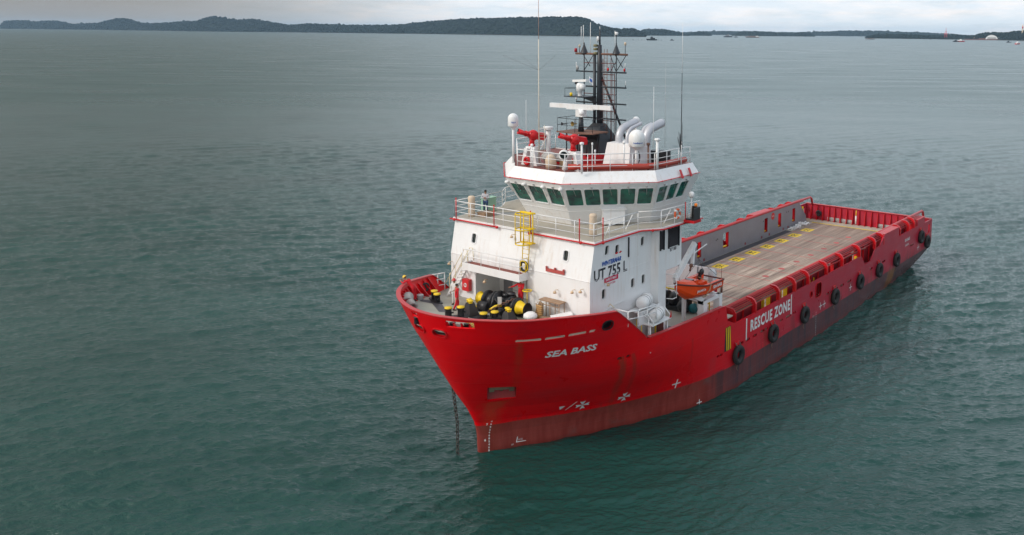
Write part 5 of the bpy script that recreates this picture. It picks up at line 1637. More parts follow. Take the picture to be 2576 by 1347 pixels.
part('white_locker', WHITE, lambda m: m.obox((-2.7, 4.6, ZF + .58), (-.75, .6, .12), (0, 0, 1), 1.3, .7, .5))
part('bench', WOOD, lambda m: (m.obox((-2.6, 3.9, ZF + .5), (-.3, 1, 0), (0, 0, 1), 1.6, .3, .05), m.tube([(-2.4, 3.2, ZF), (-2.4, 3.2, ZF + .5)], .03, 6), m.tube([(-2.8, 4.6, ZF), (-2.8, 4.6, ZF + .5)], .03, 6)))
for x, y in ((3.45, 1.55), (3.1, 2.35), (4.0, -.9)):
    part('notch_roller', BLACK, lambda m: m.lathe([(.16, 0), (.16, .35), (.2, .38), (0, .4)], (x, y, 9.35), n=12), hull)
part('yellow_pipe_bundle', YEL, lambda m: [m.tube([(3.3 - .06 * k, 1.9 + .14 * k, 9.35), (2.95 - .05 * k, 2.3 + .16 * k, 9.75)], .04, 6) for k in range(5)])
part('fairlead_seat', IRON, lambda m: m.prism([(3.5, .8), (2.9, 3.0), (2.3, 2.6), (2.8, .6)], 9.3, 9.36))

# ================================================================ port side between house and cargo rail
part('house_access_pipe', WHITE, lambda m: ([m.tube([(-8.2, 7.3, 5.76), (-8.2, 7.3, 8.0), (-8.2, 6.4, 8.35)], .05, 8),]))
rk = MB(); rk.box(-9.7, -7.5, 6.22, 7.1, 8.5, 8.56); rk.box(-10.2, -8.0, 6.95, 7.75, 7.62, 7.68); rk.box(-10.2, -7.5, 6.9, 6.98, 7.62, 8.56)
for x in (-8.1, -10.1): rk.tube([(x, 7.5, 5.76), (x, 7.5, 7.65)], .05, 8); rk.tube([(x, 6.9, 8.3), (x, 7.3, 8.3), (x, 7.72, 7.9), (x, 7.72, 7.65)], .04, 6)
rk = rk.build('raft_rack', WHITE, ship)
railing('raft_platform_rail', [(-5.3, 6.4, 8.36), (-5.3, 7.75, 8.36), (-6.4, 7.75, 8.2), (-8.4, 7.75, 8.05)], .95, r=.035, mids=1, sp=1.2)
part('yellow_side_ladder', YEL, lambda m: [m.tube([(-7.9, 6.55 + k * .4, 5.76), (-7.9, 6.55 + k * .4, 7.9)], .03, 6) for k in (0, 1)] + [m.tube([(-7.9, 6.55, z), (-7.9, 6.95, z)], .02, 6) for z in (6.0, 6.4, 6.8, 7.2, 7.6)])
part('brown_door', paint('brown_door', (.10, .025, .018), .5), lambda m: m.slab([(-9.95 + a, 7.05, 6.85 + b) for a, b in rrect2(.75, 1.7, .2)], (0, 1, 0), .05))
part('door_frame_yellow', YEL, lambda m: m.box(-9.4, -9.33, 7.0, 7.08, 5.95, 7.7))
part('yellow_handrail', paint('cream_rail', (.72, .62, .38), .5), lambda m: m.tube([(-5.2, 6.3, 9.4), (-5.35, 6.3, 9.55), (-5.9, 6.9, 8.7), (-6.0, 7.0, 8.36)], .028, 6))
def raft(x, y, z, label, src=None):
    r = thing('life_raft', label, 'life raft', (x, y, z), R(197), 'white life raft canisters')
    def P(m): m.lathe([(0, -.78), (.22, -.76), (.38, -.66), (.41, -.55), (.41, .55), (.38, .66), (.22, .76), (0, .78)], (x, y, z + .41), (math.cos(R(197)), math.sin(R(197)), 0), 20)
    part('canister', WHITE, P, r)
    for k in (-.45, -.15, .15, .45):
        part('strap_band', GALV if abs(k) < .2 else WHITE, lambda m: m.torus((x + k * math.cos(R(197)), y + k * math.sin(R(197)), z + .41), (math.cos(R(197)), math.sin(R(197)), 0), .415, .022, 22, 6), r)
    return r
raft(-8.6, 6.68, 8.57, 'white life raft canister nearest the house wall, the farther of the two in the rack')
raft(-9.1, 7.33, 7.70, 'white life raft canister over the brown door, the nearer of the two in the rack')
part('raft_label', RED, lambda m: m.slab([(-9.95, 7.78, 7.7), (-10.2, 7.78, 7.7), (-10.15, 7.78, 8.15)], (0, 1, 0), .02), rk)
part('side_pipes', WHITE, lambda m: ([m.tube([(-10.98 - .04, 6.8, z), (-10.98 - .04, 7.3, z + .05), (-11.5, 7.3, z + .05)], .03, 6) for z in (8.6, 9.5, 10.3)], m.tube([(-11.5, 7.3, 8.6), (-11.5, 7.3, 10.4)], .025, 6)))
for i, (x, y, r) in enumerate(((-11.6, 7.4, .3), (-12.3, 7.3, .26), (-11.9, 6.9, .24), (-7.9, 7.5, .24))):
    o = MB(); o.ball((x, y, 5.76 + r * .8), r, 12, 8, (1.2, .9, .8)); o.ball((x + .2, y - .1, 5.76 + r), r * .7, 10, 6)
    o = o.build('rope_bag', WHITE); o['category'] = 'bag'
    o['label'] = ['white rope bag on the side deck nearest the bulwark aft of the house', 'white rope bag farthest aft on the side deck beside the davit', 'white rope bag lying inboard of the other two on the side deck', 'white rope bag at the foot of the sloping bulwark'][i]

# boat davit
part('davit_frame', WHITE, lambda m: (m.box(-15.2, -14.7, 7.05, 7.55, 5.76, 7.6), m.box(-17.3, -16.9, 7.05, 7.55, 5.76, 7.6), m.box(-17.3, -14.7, 7.05, 7.5, 7.35, 7.6), m.box(-15.15, -14.85, 5.6, 5.8, 5.76, 7.5), m.box(-17.25, -16.95, 5.6, 5.8, 5.76, 7.5), m.beam((-15, 7.2, 7.5), (-15, 5.7, 7.6), .25, .2), m.beam((-17.1, 7.2, 7.5), (-17.1, 5.7, 7.6), .25, .2)))
dv = ship.children[-1]
part('davit_arm', WHITE, lambda m: (m.beam((-15.0, 7.2, 7.6), (-12.6, 7.0, 8.75), .42, .30), m.beam((-12.3, 6.9, 8.7), (-12.1, 6.8, 9.9), .3, .25), m.beam((-12.05, 6.8, 9.7), (-14.25, 7.0, 11.85), .28, .34), m.beam((-14.2, 6.95, 11.8), (-14.05, 6.95, 10.4), .2, .22), m.beam((-14.0, 7.0, 11.1), (-15.4, 7.3, 11.6), .06, .06)), dv)
part('davit_drive', RUSTY, lambda m: (m.ball((-13.9, 6.95, 10.3), .15, 10, 8), m.tube([(-13.8, 6.9, 9.9), (-13.9, 6.95, 10.3)], .07, 8)), dv)
part('davit_winch', GALV, lambda m: (m.tube([(-16.0, 6.1, 7.9), (-15.4, 6.1, 7.9)], .35, 14), m.box(-16.6, -16.0, 5.9, 6.4, 7.55, 8.3), m.tube([(-15.4, 6.4, 7.7), (-14.9, 6.9, 7.9), (-16, 7.0, 8.1)], .05, 6)), dv)
railing('davit_rail', [(-14.8, 5.7, 7.6), (-17.3, 5.7, 7.6), (-17.4, 7.3, 7.6)], .8, r=.03, mids=1, parent=dv, sp=1.2)
part('davit_wire', WIRE, lambda m: [m.tube([(-14.2, 6.95, 11.7), (-14.85, 7.0, 10.55)], .02, 5)] + [m.tube([(-14.85, 7.0, 10.55), q], .018, 5) for q in ((-13.7, 6.6, 9.35), (-13.7, 7.5, 9.3), (-16.3, 6.5, 9.3), (-16.3, 7.6, 9.2))], dv)
part('tall_post', RED, lambda m: m.box(-18.2, -18.05, 6.4, 6.6, 5.76, 7.6))
part('wire_with_hook', RUSTY, lambda m: (m.tube([(-18.6, 6.7, 9.2), (-18.65, 6.7, 7.1)], .02, 5), m.tube([(-18.65, 6.7, 7.9), (-18.65, 6.7, 7.2)], .10, 8)), dv)
part('canvas_windbreak', paint('pale_canvas', (.55, .58, .60), .8, bump=.02), lambda m: m.lathe([(0, 0), (.26, .05), (.32, .6), (.3, 1.1), (.18, 1.35), (0, 1.4)], (-17.6, 6.5, 7.75), n=12))

# rescue boat: hull from cross sections
boat = thing('rescue_boat', 'orange open rescue boat hanging from a white davit on the port side', 'boat', (-15, 7, 8.2))
BS = []
for k in range(13):
    s_ = k / 12; x = -16.75 + 4.9 * s_
    hw = interp([(0, .98), (.45, 1.1), (.7, .95), (.86, .6), (.95, .28), (1, .04)], s_)
    zk = interp([(0, 7.98), (.5, 7.95), (.75, 8.05), (.9, 8.5), (1, 9.15)], s_)
    zg = interp([(0, 8.85), (.5, 8.95), (1, 9.42)], s_)
    ch = zk + (zg - zk) * .3
    BS.append([(x, 7 + hw, zg), (x, 7 + hw * .92, ch + .1), (x, 7 + hw * .6, lerp(zk, ch, .5)), (x, 7, zk), (x, 7 - hw * .6, lerp(zk, ch, .5)), (x, 7 - hw * .92, ch + .1), (x, 7 - hw, zg),
               (x, 7 - hw * .82, zg + .02), (x, 7 - hw * .78, zg - (.5 if s_ < .72 else .02)), (x, 7 + hw * .78, zg - (.5 if s_ < .72 else .02)), (x, 7 + hw * .82, zg + .02)])
mb = MB(); mb.loft(BS); mb.build('boat_hull', ORANGE, boat)
mb = MB(); mb.tube([BS[k][0] for k in range(13)] + [BS[k][6] for k in range(12, -1, -1)] + [BS[0][0]], .055, 8); mb.build('gunwale_fender', paint('dark_red_rubber', (.10, .02, .015), .6), boat)
part('foredeck', ORANGE, lambda m: m.loft([[(x, 7 + w_, z), (x, 7 + w_ * .5, z + .28), (x, 7 - w_ * .5, z + .28), (x, 7 - w_, z)] for x, w_, z in ((-13.49, .8, 9.08), (-12.93, .7, 9.12), (-12.37, .35, 9.25), (-11.97, .1, 9.36))]), boat)
part('console', ORANGE, lambda m: (m.box(-14.37, -13.89, 6.7, 7.3, 8.45, 9.25), m.box(-15.65, -14.61, 6.75, 7.25, 8.45, 8.9)), boat)
part('inner_bench', ORANGE, lambda m: (m.box(-16.45, -13.57, 6.15, 6.45, 8.45, 9.12), m.box(-16.45, -13.73, 7.6, 7.75, 8.45, 8.85)), boat)
part('outboard_engine', BLACK, lambda m: (m.ball((-15.9, 6.6, 9.35), .22, 10, 8, (1.1, .75, 1.1)), m.box(-15.73, -15.57, 6.5, 6.7, 8.8, 9.4)), boat)
part('wind_screen', GLASSD, lambda m: m.box(-13.89, -13.57, 6.6, 7.2, 9.1, 9.35), boat)
part('grab_line', ROPE, lambda m: (m.tube([(-14.69, 8.12, 9.0), (-14.53, 8.13, 8.6), (-14.29, 7.9, 8.25)], .04, 6), m.tube([(-14.69, 8.12, 9.05), (-14.45, 7.2, 9.4)], .03, 6)), boat)
lettering('boat_lettering', 'SEA BASS', .3, lambda u, v: (-15.65 - u, 8.10 + .0, 8.66 + v), WTEXT, boat, bold=.01)
lettering('bow_lettering', 'JAKARTA', .22, lambda u, v: (-13.61 - u, interp([(-15, 8.07), (-14, 8.06), (-13, 7.86), (-12.37, 7.6)][::-1] if 0 else [(-12.37, 7.66), (-13, 7.92), (-14, 8.08), (-15, 8.1)], -13.61 - u) - (.0), 8.74 + v), WTEXT, boat, bold=.006)

# tugger winches, hoses and gear behind the house
part('tugger_winch', BLACK, lambda m: ([m.tube([(-17.2, 2.4 + k, 6.4), (-17.2, 2.9 + k, 6.4)], .6, 16) for k in (0, .9, 1.8)], m.box(-17.9, -16.5, 2.2, 4.9, 5.76, 6.1), m.ball((-16.4, 4.7, 6.3), .45, 10, 8)))
part('teal_cover', TEAL, lambda m: m.ball((-17.0, 5.3, 6.1), .4, 12, 8, (1.1, 1, .9)))
part('beige_reel', CREAM, lambda m: m.tube([(-18.0, 5.2, 6.7), (-17.5, 5.6, 6.7)], .6, 16))
railing('yellow_barrier', [(-18.1, .5, 5.76), (-18.1, 6.0, 5.76)], 1.1, r=.05, mids=1, mat=YEL, sp=.9)
part('hazard_mat', BLACK, lambda m: m.box(-15.4, -14.2, 5.9, 6.6, 5.76, 5.79))
hm_ = ship.children[-1]
for k in range(4): part('hazard_mat_stripe', YEL, lambda m: m.box(-15.35 + k * .3, -15.2 + k * .3, 5.92, 6.58, 5.79, 5.795), hm_)
part('dark_floor_mat', DARKD, lambda m: m.box(-13.4, -11.2, 4.6, 6.5, 5.755, 5.762))
for k in range(5):
    o = MB(); a0 = rnd.uniform(0, 6)
    cx, cy = -23.2 - 1.2 * k, 4.7 + rnd.uniform(-.5, 1.2)
    o.tube([(cx + .5 * math.cos(a0 + t) * (1 - t * .05), cy + .7 * math.sin(a0 + t) * (1 - t * .04), 3.13 + .004 * t) for t in [i * .5 for i in range(16)]], .035, 6)
    o = o.build('lashing_wire', RUSTY); o['category'] = 'wire'; o['group'] = 'rusty wires on the cargo deck'; o['label'] = 'rusty lashing wire lying on the timber deck near the port rail'
nt = MB(); r2 = random.Random(3)
for k in range(46):
    x, y = -60.4 + r2.uniform(-1.9, 2.0), -6.5 + r2.uniform(-.35, .35); h = .25 * math.exp(-((x + 60.4) / 1.6) ** 2) + .1
    nt.tube([(x, y, 3.15), (x + r2.uniform(-.6, .6), y + r2.uniform(-.3, .3), 3.1 + h * r2.uniform(.5, 1.4)), (x + r2.uniform(-.8, .8), y + r2.uniform(-.4, .4), 3.14)], .07, 6)
o = nt.build('cargo_net', WHITE); o['label'] = 'heap of white rope netting by the grey starboard wall near the stern'; o['category'] = 'net'

# ================================================================ tyre fenders along the port side
def tyre(x, z, label, first=None, rz=0.0, y=8.0):
    if first is None:
        t = thing('tyre_fender', label, 'fender', (x, y, z), 0, 'tyre fenders hung along the port side')
        mb = MB(); mb.lathe([(.34, .05), (.30, .12), (.34, .28), (.52, .36), (.68, .36), (.74, .28), (.755, .2), (.74, .12), (.68, .04), (.5, .02), (.34, .05)], (x, y, z), (0, 1, 0), 28)
        mb.build('tyre', RUBBER, t)
        for dx in (-.22, .22):
            mb = MB(); mb.tube([(x + dx, y + .25, z + .62), (x + dx * 1.3, y + .05, z + 1.0)], .03, 6); mb.build('hanging_chain', WIRE, t)
        mb = MB(); mb.box(x - .3, x + .3, y + .005, y + .1, z + .72, z + 1.0); mb.build('chain_bracket', RED, t)
        mb = MB(); mb.tube([(x + .1, y + .2, z - .6), (x + .2, y + .12, z - 1.0), (x - .05, y + .1, z - 1.25)], .015, 5); mb.build('loose_line', ROPE, t)
        return t
    return dup(first, (x, y, z), label, rz)
TL = ['tyre fender nearest the bow below the yellow and black hazard stripes', 'tyre fender below the middle of the words rescue zone', 'tyre fender just aft of the words rescue zone above the white draught marks',
      'tyre fender just aft of the oval side door opening', 'tyre fender fourth forward from the stern corner pair along the port side', 'tyre fender below the notch in the port rail',
      'tyre fender beside the yellow rusty patch on the boot top', 'upper of the two tyre fenders at the stern corner', 'lower aftermost tyre fender at the stern corner']
tx = [(-18.84, 2.6), (-24.55, 2.66), (-30.47, 2.65), (-36.96, 2.68), (-43.04, 2.68), (-48.18, 2.7), (-53.29, 2.72), (-61.3, 3.72), (-63.6, 2.72)]
t0 = tyre(*tx[0], TL[0])
for (x, z), l in zip(tx[1:], TL[1:]): tyre(x, z, l, t0)

# lifebuoy on the wing rail
lb = MB(); lb.torus((-11.6, 7.22, 14.4), (0, 1, 0), .3, .075, 24, 8); lb = lb.build('lifebuoy', paint('orange_white', (.75, .12, .03), .5))
lb['label'] = 'orange and white lifebuoy hung on the port wing rail'; lb['category'] = 'lifebuoy'
for a in (45, 135, 225, 315):
    mb = MB(); c, s_ = math.cos(R(a)), math.sin(R(a)); mb.obox((-11.6 + .3 * c, 7.22, 14.4 + .3 * s_), (-s_, 0, c), (0, 1, 0), .14, .17, .17); mb.build('white_band', WHITE, lb)

# ================================================================ people
def skin_mesh(name, verts, edges, radii, mat, parent, levels=2):
    me = bpy.data.meshes.new(name); me.from_pydata(verts, edges, [])
    o = bpy.data.objects.new(name, me); col.objects.link(o)
    sk = o.modifiers.new('skin', 'SKIN'); sk.use_smooth_shade = True
    for i, r in enumerate(radii):
        rr = r if isinstance(r, tuple) else (r, r)
        me.skin_vertices[0].data[i].radius = rr
    me.skin_vertices[0].data[0].use_root = True
    ss = o.modifiers.new('sub', 'SUBSURF'); ss.levels = levels; ss.render_levels = levels
    dg = bpy.context.evaluated_depsgraph_get(); dg.update()
    m2 = bpy.data.meshes.new_from_object(o.evaluated_get(dg)); m2.name = name
    for p in m2.polygons: p.use_smooth = True
    m2.materials.clear(); m2.materials.append(mat)
    bpy.data.objects.remove(o)
    o = bpy.data.objects.new(name, m2); col.objects.link(o)
    if parent: o.parent = parent
    return o


def person(label, loc, rz, clothes, hat=None, hair=True, J=None, H=1.74, trousers=None, belt=None):
    """J: joint overrides in the body frame (x forward, y left, z up, feet at 0), metres for a 1.74 m body"""
    j = dict(pelvis=(0, 0, .93), waist=(0, 0, 1.06), chest=(0, 0, 1.28), neck=(0, 0, 1.46), head=(.02, 0, 1.60), crown=(.0, 0, 1.70),
             shL=(0, .19, 1.41), elL=(.0, .24, 1.12), wrL=(.07, .23, .87), shR=(0, -.19, 1.41), elR=(.0, -.24, 1.12), wrR=(.07, -.23, .87),
             hiL=(0, .09, .90), knL=(.02, .10, .49), anL=(-.02, .11, .09), hiR=(0, -.09, .90), knR=(.02, -.10, .49), anR=(-.02, -.11, .09))
    if J: j.update(J)
    j = {k: Vector(v) for k, v in j.items()}
    root = thing('person', label, 'person', loc, rz)
    root.scale = (H / 1.74,) * 3
    V, E, Rr, ix = [], [], [], {}
    def add(k, p, r, par=None):
        ix[k] = len(V); V.append(tuple(p)); Rr.append(r)
        if par is not None: E.append((ix[par], ix[k]))
    add('pelvis', j['pelvis'], (.13, .10)); add('waist', j['waist'], (.115, .085), 'pelvis'); add('chest', j['chest'], (.145, .105), 'waist')
    add('neck', j['neck'], .055, 'chest')
    hd = (j['crown'] - j['neck']).normalized()
    add('jaw', j['neck'] + hd * .075 + Vector((.02, 0, 0)), .066, 'neck'); add('head', j['head'] + hd * .01, (.078, .092), 'jaw'); add('crown', j['crown'] + hd * .005, .06, 'head')
    for s_ in 'LR':
        add('sh' + s_, j['sh' + s_], .062, 'chest'); add('el' + s_, j['el' + s_], .043, 'sh' + s_); add('wr' + s_, j['wr' + s_], .028, 'el' + s_)
        d = (j['wr' + s_] - j['el' + s_]).normalized(); sd_ = 1 if s_ == 'L' else -1
        lat = d.cross(Vector((0, 1, 0)) if abs(d.y) < .8 else Vector((1, 0, 0))).normalized()
        palm = lat.cross(d).normalized()
        add('pa' + s_, j['wr' + s_] + d * .07, (.036, .018), 'wr' + s_)
        for q, (off, ln) in enumerate(((.030, .075), (.010, .088), (-.010, .080), (-.028, .062))):
            b = j['wr' + s_] + d * .095 + lat * off
            add(f'f{s_}{q}a', b, .0095, 'pa' + s_); add(f'f{s_}{q}b', b + d * ln * .55 + palm * -.012 * sd_, .009, f'f{s_}{q}a'); add(f'f{s_}{q}c', b + d * ln * .85 + palm * -.035 * sd_, .0075, f'f{s_}{q}b')
        b = j['wr' + s_] + d * .035 + lat * .034
        add(f't{s_}a', b, .012, 'wr' + s_); add(f't{s_}b', b + d * .04 + lat * .025, .010, f't{s_}a'); add(f't{s_}c', b + d * .07 + lat * .03, .008, f't{s_}b')
        add('hi' + s_, j['hi' + s_], .092, 'pelvis'); add('kn' + s_, j['kn' + s_], .058, 'hi' + s_); add('an' + s_, j['an' + s_], .038, 'kn' + s_)
        add('he' + s_, j['an' + s_] + Vector((-.03, 0, -.045)), .036, 'an' + s_); add('to' + s_, j['an' + s_] + Vector((.16, .01 * sd_, -.055)), (.045, .03), 'an' + s_)
    skin_mesh('body', V, E, Rr, SKIN, root, 2)
    def garment(name, keys, infl, mat, extra=()):
        V2, E2, R2_, m = [], [], [], {}
        for k, p in keys:
            m[k] = len(V2)
            if isinstance(k, str) and k in ix: q = Vector(V[ix[k]]); r = Rr[ix[k]]
            V2.append(tuple(q)); rr = r if isinstance(r, tuple) else (r, r); R2_.append((rr[0] * infl + .012, rr[1] * infl + .012))
            if p: E2.append((m[p], m[k]))
        return skin_mesh(name, V2, E2, R2_, mat, root, 2)
    top = [('pelvis', None), ('waist', 'pelvis'), ('chest', 'waist')]
    arms = [(a + s_, b + s_ if b != 'chest' else 'chest') for s_ in 'LR' for a, b in (('sh', 'chest'), ('el', 'sh'), ('wr', 'el'))]
    legs = [(a + s_, b + s_ if b != 'pelvis' else 'pelvis') for s_ in 'LR' for a, b in (('hi', 'pelvis'), ('kn', 'hi'), ('an', 'kn'))]
    if trousers is None: garment('coverall', top + arms + legs, 1.13, clothes)
    else:
        garment('pullover', top + arms, 1.15, clothes); garment('trousers', [('pelvis', None)] + legs, 1.10, trousers)
    for s_ in 'LR':
        a = V[ix['an' + s_]]
        mb = MB(); mb.ball((a[0] + .06, a[1], .045), 1, 12, 8, (.15, .055, .05)); mb.tube([(a[0] - .02, a[1], .04), (a[0] - .015, a[1], .16)], .055, 10); b = mb.build('boot', BOOT, None); b.parent = root
    # face: eyes, nose, ears
    hc = Vector(V[ix['head']]); fw = Vector((1, 0, -.1)) if not J or 'fw' not in J else Vector(J['fw']); fw.normalize(); up_ = hd; lt = up_.cross(fw).normalized()
    mb = MB(); mb.ball(hc + fw * .098 - up_ * .015, .016, 8, 6)
    for s_ in (-1, 1): mb.ball(hc + lt * .083 * s_ - fw * .005, .02, 8, 6, (.5, .5, 1))
    b = mb.build('nose_and_ears', SKIN, None); b.parent = root
    for s_ in (-1, 1):
        mb = MB(); mb.ball(hc + fw * .086 + lt * .034 * s_ + up_ * .008, .011, 8, 6); b = mb.build('eye', HAIR, None); b.parent = root
    mb = MB(); mb.ball(hc + fw * .088 - up_ * .055, .012, 8, 6, (.5, 1.6, .5)); b = mb.build('mouth', paint('lips', (.25, .07, .06), .6), None); b.parent = root
    k_ = Vector(V[ix['crown']])
    if hair:
        mb = MB(); c = hc + up_ * .045 - fw * .018; mb.ball(c, .098, 14, 10, (1, .92, .86)); b = mb.build('hair', HAIR, None); b.parent = root
    if hat:
        mb = MB(); c = hc + up_ * .055
        mb.lathe([(.135, 0), (.125, .01), (.115, .05), (.085, .1), (.045, .122), (0, .128)], c, up_, 18); mb.lathe([(.135, 0), (.17, -.008), (.135, -.012)], c + fw * .012, up_, 18)
        b = mb.build('helmet', hat, None); b.parent = root
    return root


bend = dict(pelvis=(.12, 0, .95), waist=(.24, 0, 1.06), chest=(.42, 0, 1.24), neck=(.60, 0, 1.40), head=(.70, 0, 1.51), crown=(.76, 0, 1.60), hiL=(.12, .09, .92), hiR=(.12, -.09, .92), knL=(.10, .1, .5), knR=(.06, -.1, .5), shL=(.53, .19, 1.37), shR=(.53, -.19, 1.37),
            elL=(.74, .24, 1.20), wrL=(.92, .15, 1.30), elR=(.74, -.24, 1.20), wrR=(.92, -.15, 1.30), fw=(.8, 0, -.6))
person('person in red coverall and yellow helmet leaning over the starboard bow bulwark', (.3, -5.35, zd(.3)), R(-66), COVR, HATY, True, bend)
person('person in plain red coverall without a helmet walking on the foredeck', (-.15, -1.95, zd(-.15)), R(155), COVR, None, True,
       dict(knL=(.12, .10, .50), anL=(.08, .11, .09), knR=(-.06, -.10, .49), anR=(-.25, -.11, .12), wrL=(.05, .22, .86), wrR=(-.06, -.23, .87)))
person('person in white coverall and red helmet standing by the starboard stair', (-1.25, -3.35, zd(-1.25)), R(20), COVW, HATR, True, dict(elL=(.05, .25, 1.14), wrL=(.22, .12, 1.05)))
person('person in red coverall and white helmet standing behind the windlass with one arm out', (-3.15, .75, 8.95), R(5), COVR, HATW, True,
       dict(elR=(.10, -.42, 1.24), wrR=(.22, -.64, 1.16), elL=(.08, .25, 1.14), wrL=(.24, .16, 1.22), fw=(.8, -.2, -.5)))
part('operator_platform', BLACK, lambda m: m.box(-3.5, -2.75, .25, 1.3, ZF, 8.94))
person('person in grey sweater and blue jeans standing on the starboard bridge wing', (-5.8, -5.0, 13.76), R(35), SWEAT, None, True, dict(elL=(.05, .25, 1.16), wrL=(.2, .05, 1.2), elR=(.05, -.25, 1.16), wrR=(.2, -.05, 1.18)), trousers=JEANS)

# ================================================================ far shore: forested islands
def forest_mat(name, c1, c2):
    m, t, b = newmat(name)
    g = t.n('ShaderNodeNewGeometry').outputs['Position']
    n = t.noise(g, .035, 6, .7)
    n2 = t.noise(g, .006, 3, .5)
    c = t.mix(t.mapr(n, .35, .65), c1, c2)
    c = t.mix(t.mapr(n2, .4, .65, 0, .5), c, (c2[0] * 1.2, c2[1] * 1.0, c2[2] * .8))
    t.put(b.inputs['Base Color'], c); b.inputs['Roughness'].default_value = .9
    b.inputs['Specular IOR Level'].default_value = .1
    bp = t.n('ShaderNodeBump', i={'Height': n, 'Distance': 14.0, 'Strength': 1.0}); t.put(b.inputs['Normal'], bp.outputs[0])
    return m
FOREST = forest_mat('forest_canopy', (.004, .009, .010), (.014, .028, .022))
BANK = paint('shore_bank', (.16, .11, .075), .9, var=.3, streak=False)
CAM = Vector((37.86, 39.033, 0))
W_, FPX, PX0 = 2576, 2232.19, 1605.74


def pix_dir(u):
    """bearing of an image column (reference width 2576 px)"""
    a = yaw - math.atan((u - PX0) / FPX)
    return Vector((math.cos(a), math.sin(a), 0)), math.cos(math.atan((u - PX0) / FPX))


def island(name, label, prof, dist, depth, seed=1, tree=10.0, step=2.0, palms=False):
    """prof: [(column, ridge height m)]; dist: [(column, shoreline distance m)]. A ridge of real depth carrying thousands of crowns"""
    r = random.Random(seed)
    u0, u1 = prof[0][0], prof[-1][0]
    mb = MB(); cols_ = []
    n = max(8, int((u1 - u0) / 4)); K = 7
    for i in range(n + 1):
        u = u0 + (u1 - u0) * i / n
        d, cf = pix_dir(u); D = interp(dist, u); h = interp(prof, u)
        base = CAM + d * D
        out = []
        for k in range(K + 1):
            f = k / K
            hh = h * .86 * math.sin(min(1, f * 1.35) * math.pi / 2) if f < .75 else h * .86 * (1 - ((f - .75) / .25) ** 2)
            out.append(base + d * depth * f + Vector((0, 0, max(-1, hh - 1 if k == 0 else hh))))
        out[0].z = -1; out[-1].z = -1
        cols_.append(out)
    vs = [p for c in cols_ for p in c]; fs = []
    for i in range(n):
        for k in range(K): fs.append((i * (K + 1) + k, (i + 1) * (K + 1) + k, (i + 1) * (K + 1) + k + 1, i * (K + 1) + k + 1))
    mb.add(vs, fs, True)
    hill = mb.build('island_hill', FOREST, None, kind='structure')
    # shore bank
    mb = MB(); p = [c[0] for c in cols_]
    mb.add([q + Vector((0, 0, .8)) for q in p] + [q + Vector((0, 0, 1)) + (q - CAM).normalized() * -6 + Vector((0, 0, 3)) for q in p], [(i, i + 1, len(p) + i + 1, len(p) + i) for i in range(len(p) - 1)])
    mb.build('shore', BANK, None, kind='structure')
    # crowns: lumpy low-poly domes packed over the slope
    mb = MB()
    for i in range(n):
        for k in range(K - 1):
            a, b, c, d_ = cols_[i][k], cols_[i + 1][k], cols_[i][k + 1], cols_[i + 1][k + 1]
            area_w = (b - a).length
            cnt = max(2, int(area_w / (tree * .8))) if k < 6 else 2
            for _ in range(cnt):
                s_, t_ = r.random(), r.random()
                p = a.lerp(b, s_).lerp(c.lerp(d_, s_), t_)
                R_ = tree * r.uniform(.4, .95)
                if r.random() < .05: R_ *= 1.35
                zc = p.z + R_ * r.uniform(-.15, .35)
                m_ = 6; rings = ((0, .15), (.75, .7), (1.0, 0.25), (.85, -.5))
                v_ = []
                for rr, zz_ in rings[1:]:
                    for q in range(m_):
                        an = 2 * math.pi * q / m_ + r.random() * .5
                        k_ = R_ * rr * r.uniform(.75, 1.2)
                        v_.append((p.x + k_ * math.cos(an), p.y + k_ * math.sin(an), zc + R_ * zz_ * r.uniform(.7, 1.2)))
                v_.append((p.x, p.y, zc + R_ * r.uniform(.9, 1.15)))
                f_ = [(q, (q + 1) % m_, 18) for q in range(m_)] + [(g * m_ + q, (g + 1) * m_ + q, (g + 1) * m_ + (q + 1) % m_, g * m_ + (q + 1) % m_) for g in range(2) for q in range(m_)]
                mb.add(v_, f_)
    o = mb.build(name, FOREST, None, kind='stuff'); o['label'] = label; o['category'] = 'forest'
    return o


def HGT(px, D): return px * D / FPX * 1.1
def prof(pts, D): return [(u, HGT(h, D)) for u, h in pts]
island('forest', 'wooded headland low on the far left of the horizon',
       prof([(8, 6), (20, 18), (50, 21), (100, 18), (150, 20), (190, 12), (250, 14), (300, 26), (330, 24), (370, 14), (430, 16), (480, 19), (520, 14), (560, 2)], 8600), [(8, 10300), (560, 6900)], 500, 2, 13)
island('forest', 'wooded hill in the left middle of the horizon', prof([(470, 4), (490, 24), (520, 34), (545, 40), (575, 34), (600, 30), (640, 33), (680, 26), (730, 17), (780, 21), (880, 18), (1000, 19), (1060, 8)], 6600), [(470, 7300), (1060, 5900)], 700, 3, 11)
island('forest', 'largest wooded hill behind the black mast', prof([(960, 6), (1000, 26), (1050, 34), (1100, 41), (1150, 46), (1200, 48), (1300, 50), (1400, 51), (1450, 50), (1475, 46), (1500, 30), (1530, 22), (1560, 17), (1590, 20), (1612, 10), (1622, 2)], 5000), [(960, 6200), (1300, 5100), (1500, 4500), (1622, 4550)], 800, 4, 8.5)
island('forest', 'small wooded island right of the mast', prof([(1590, 2), (1620, 16), (1650, 17), (1680, 14), (1720, 4), (1730, 1)], 6000), [(1590, 6300), (1730, 6300)], 350, 5, 10)
island('forest', 'tiny rounded wooded islet far off right of the mast', prof([(1728, 1), (1745, 8), (1765, 11), (1785, 3)], 6500), [(1728, 6800), (1785, 6800)], 250, 6, 10)
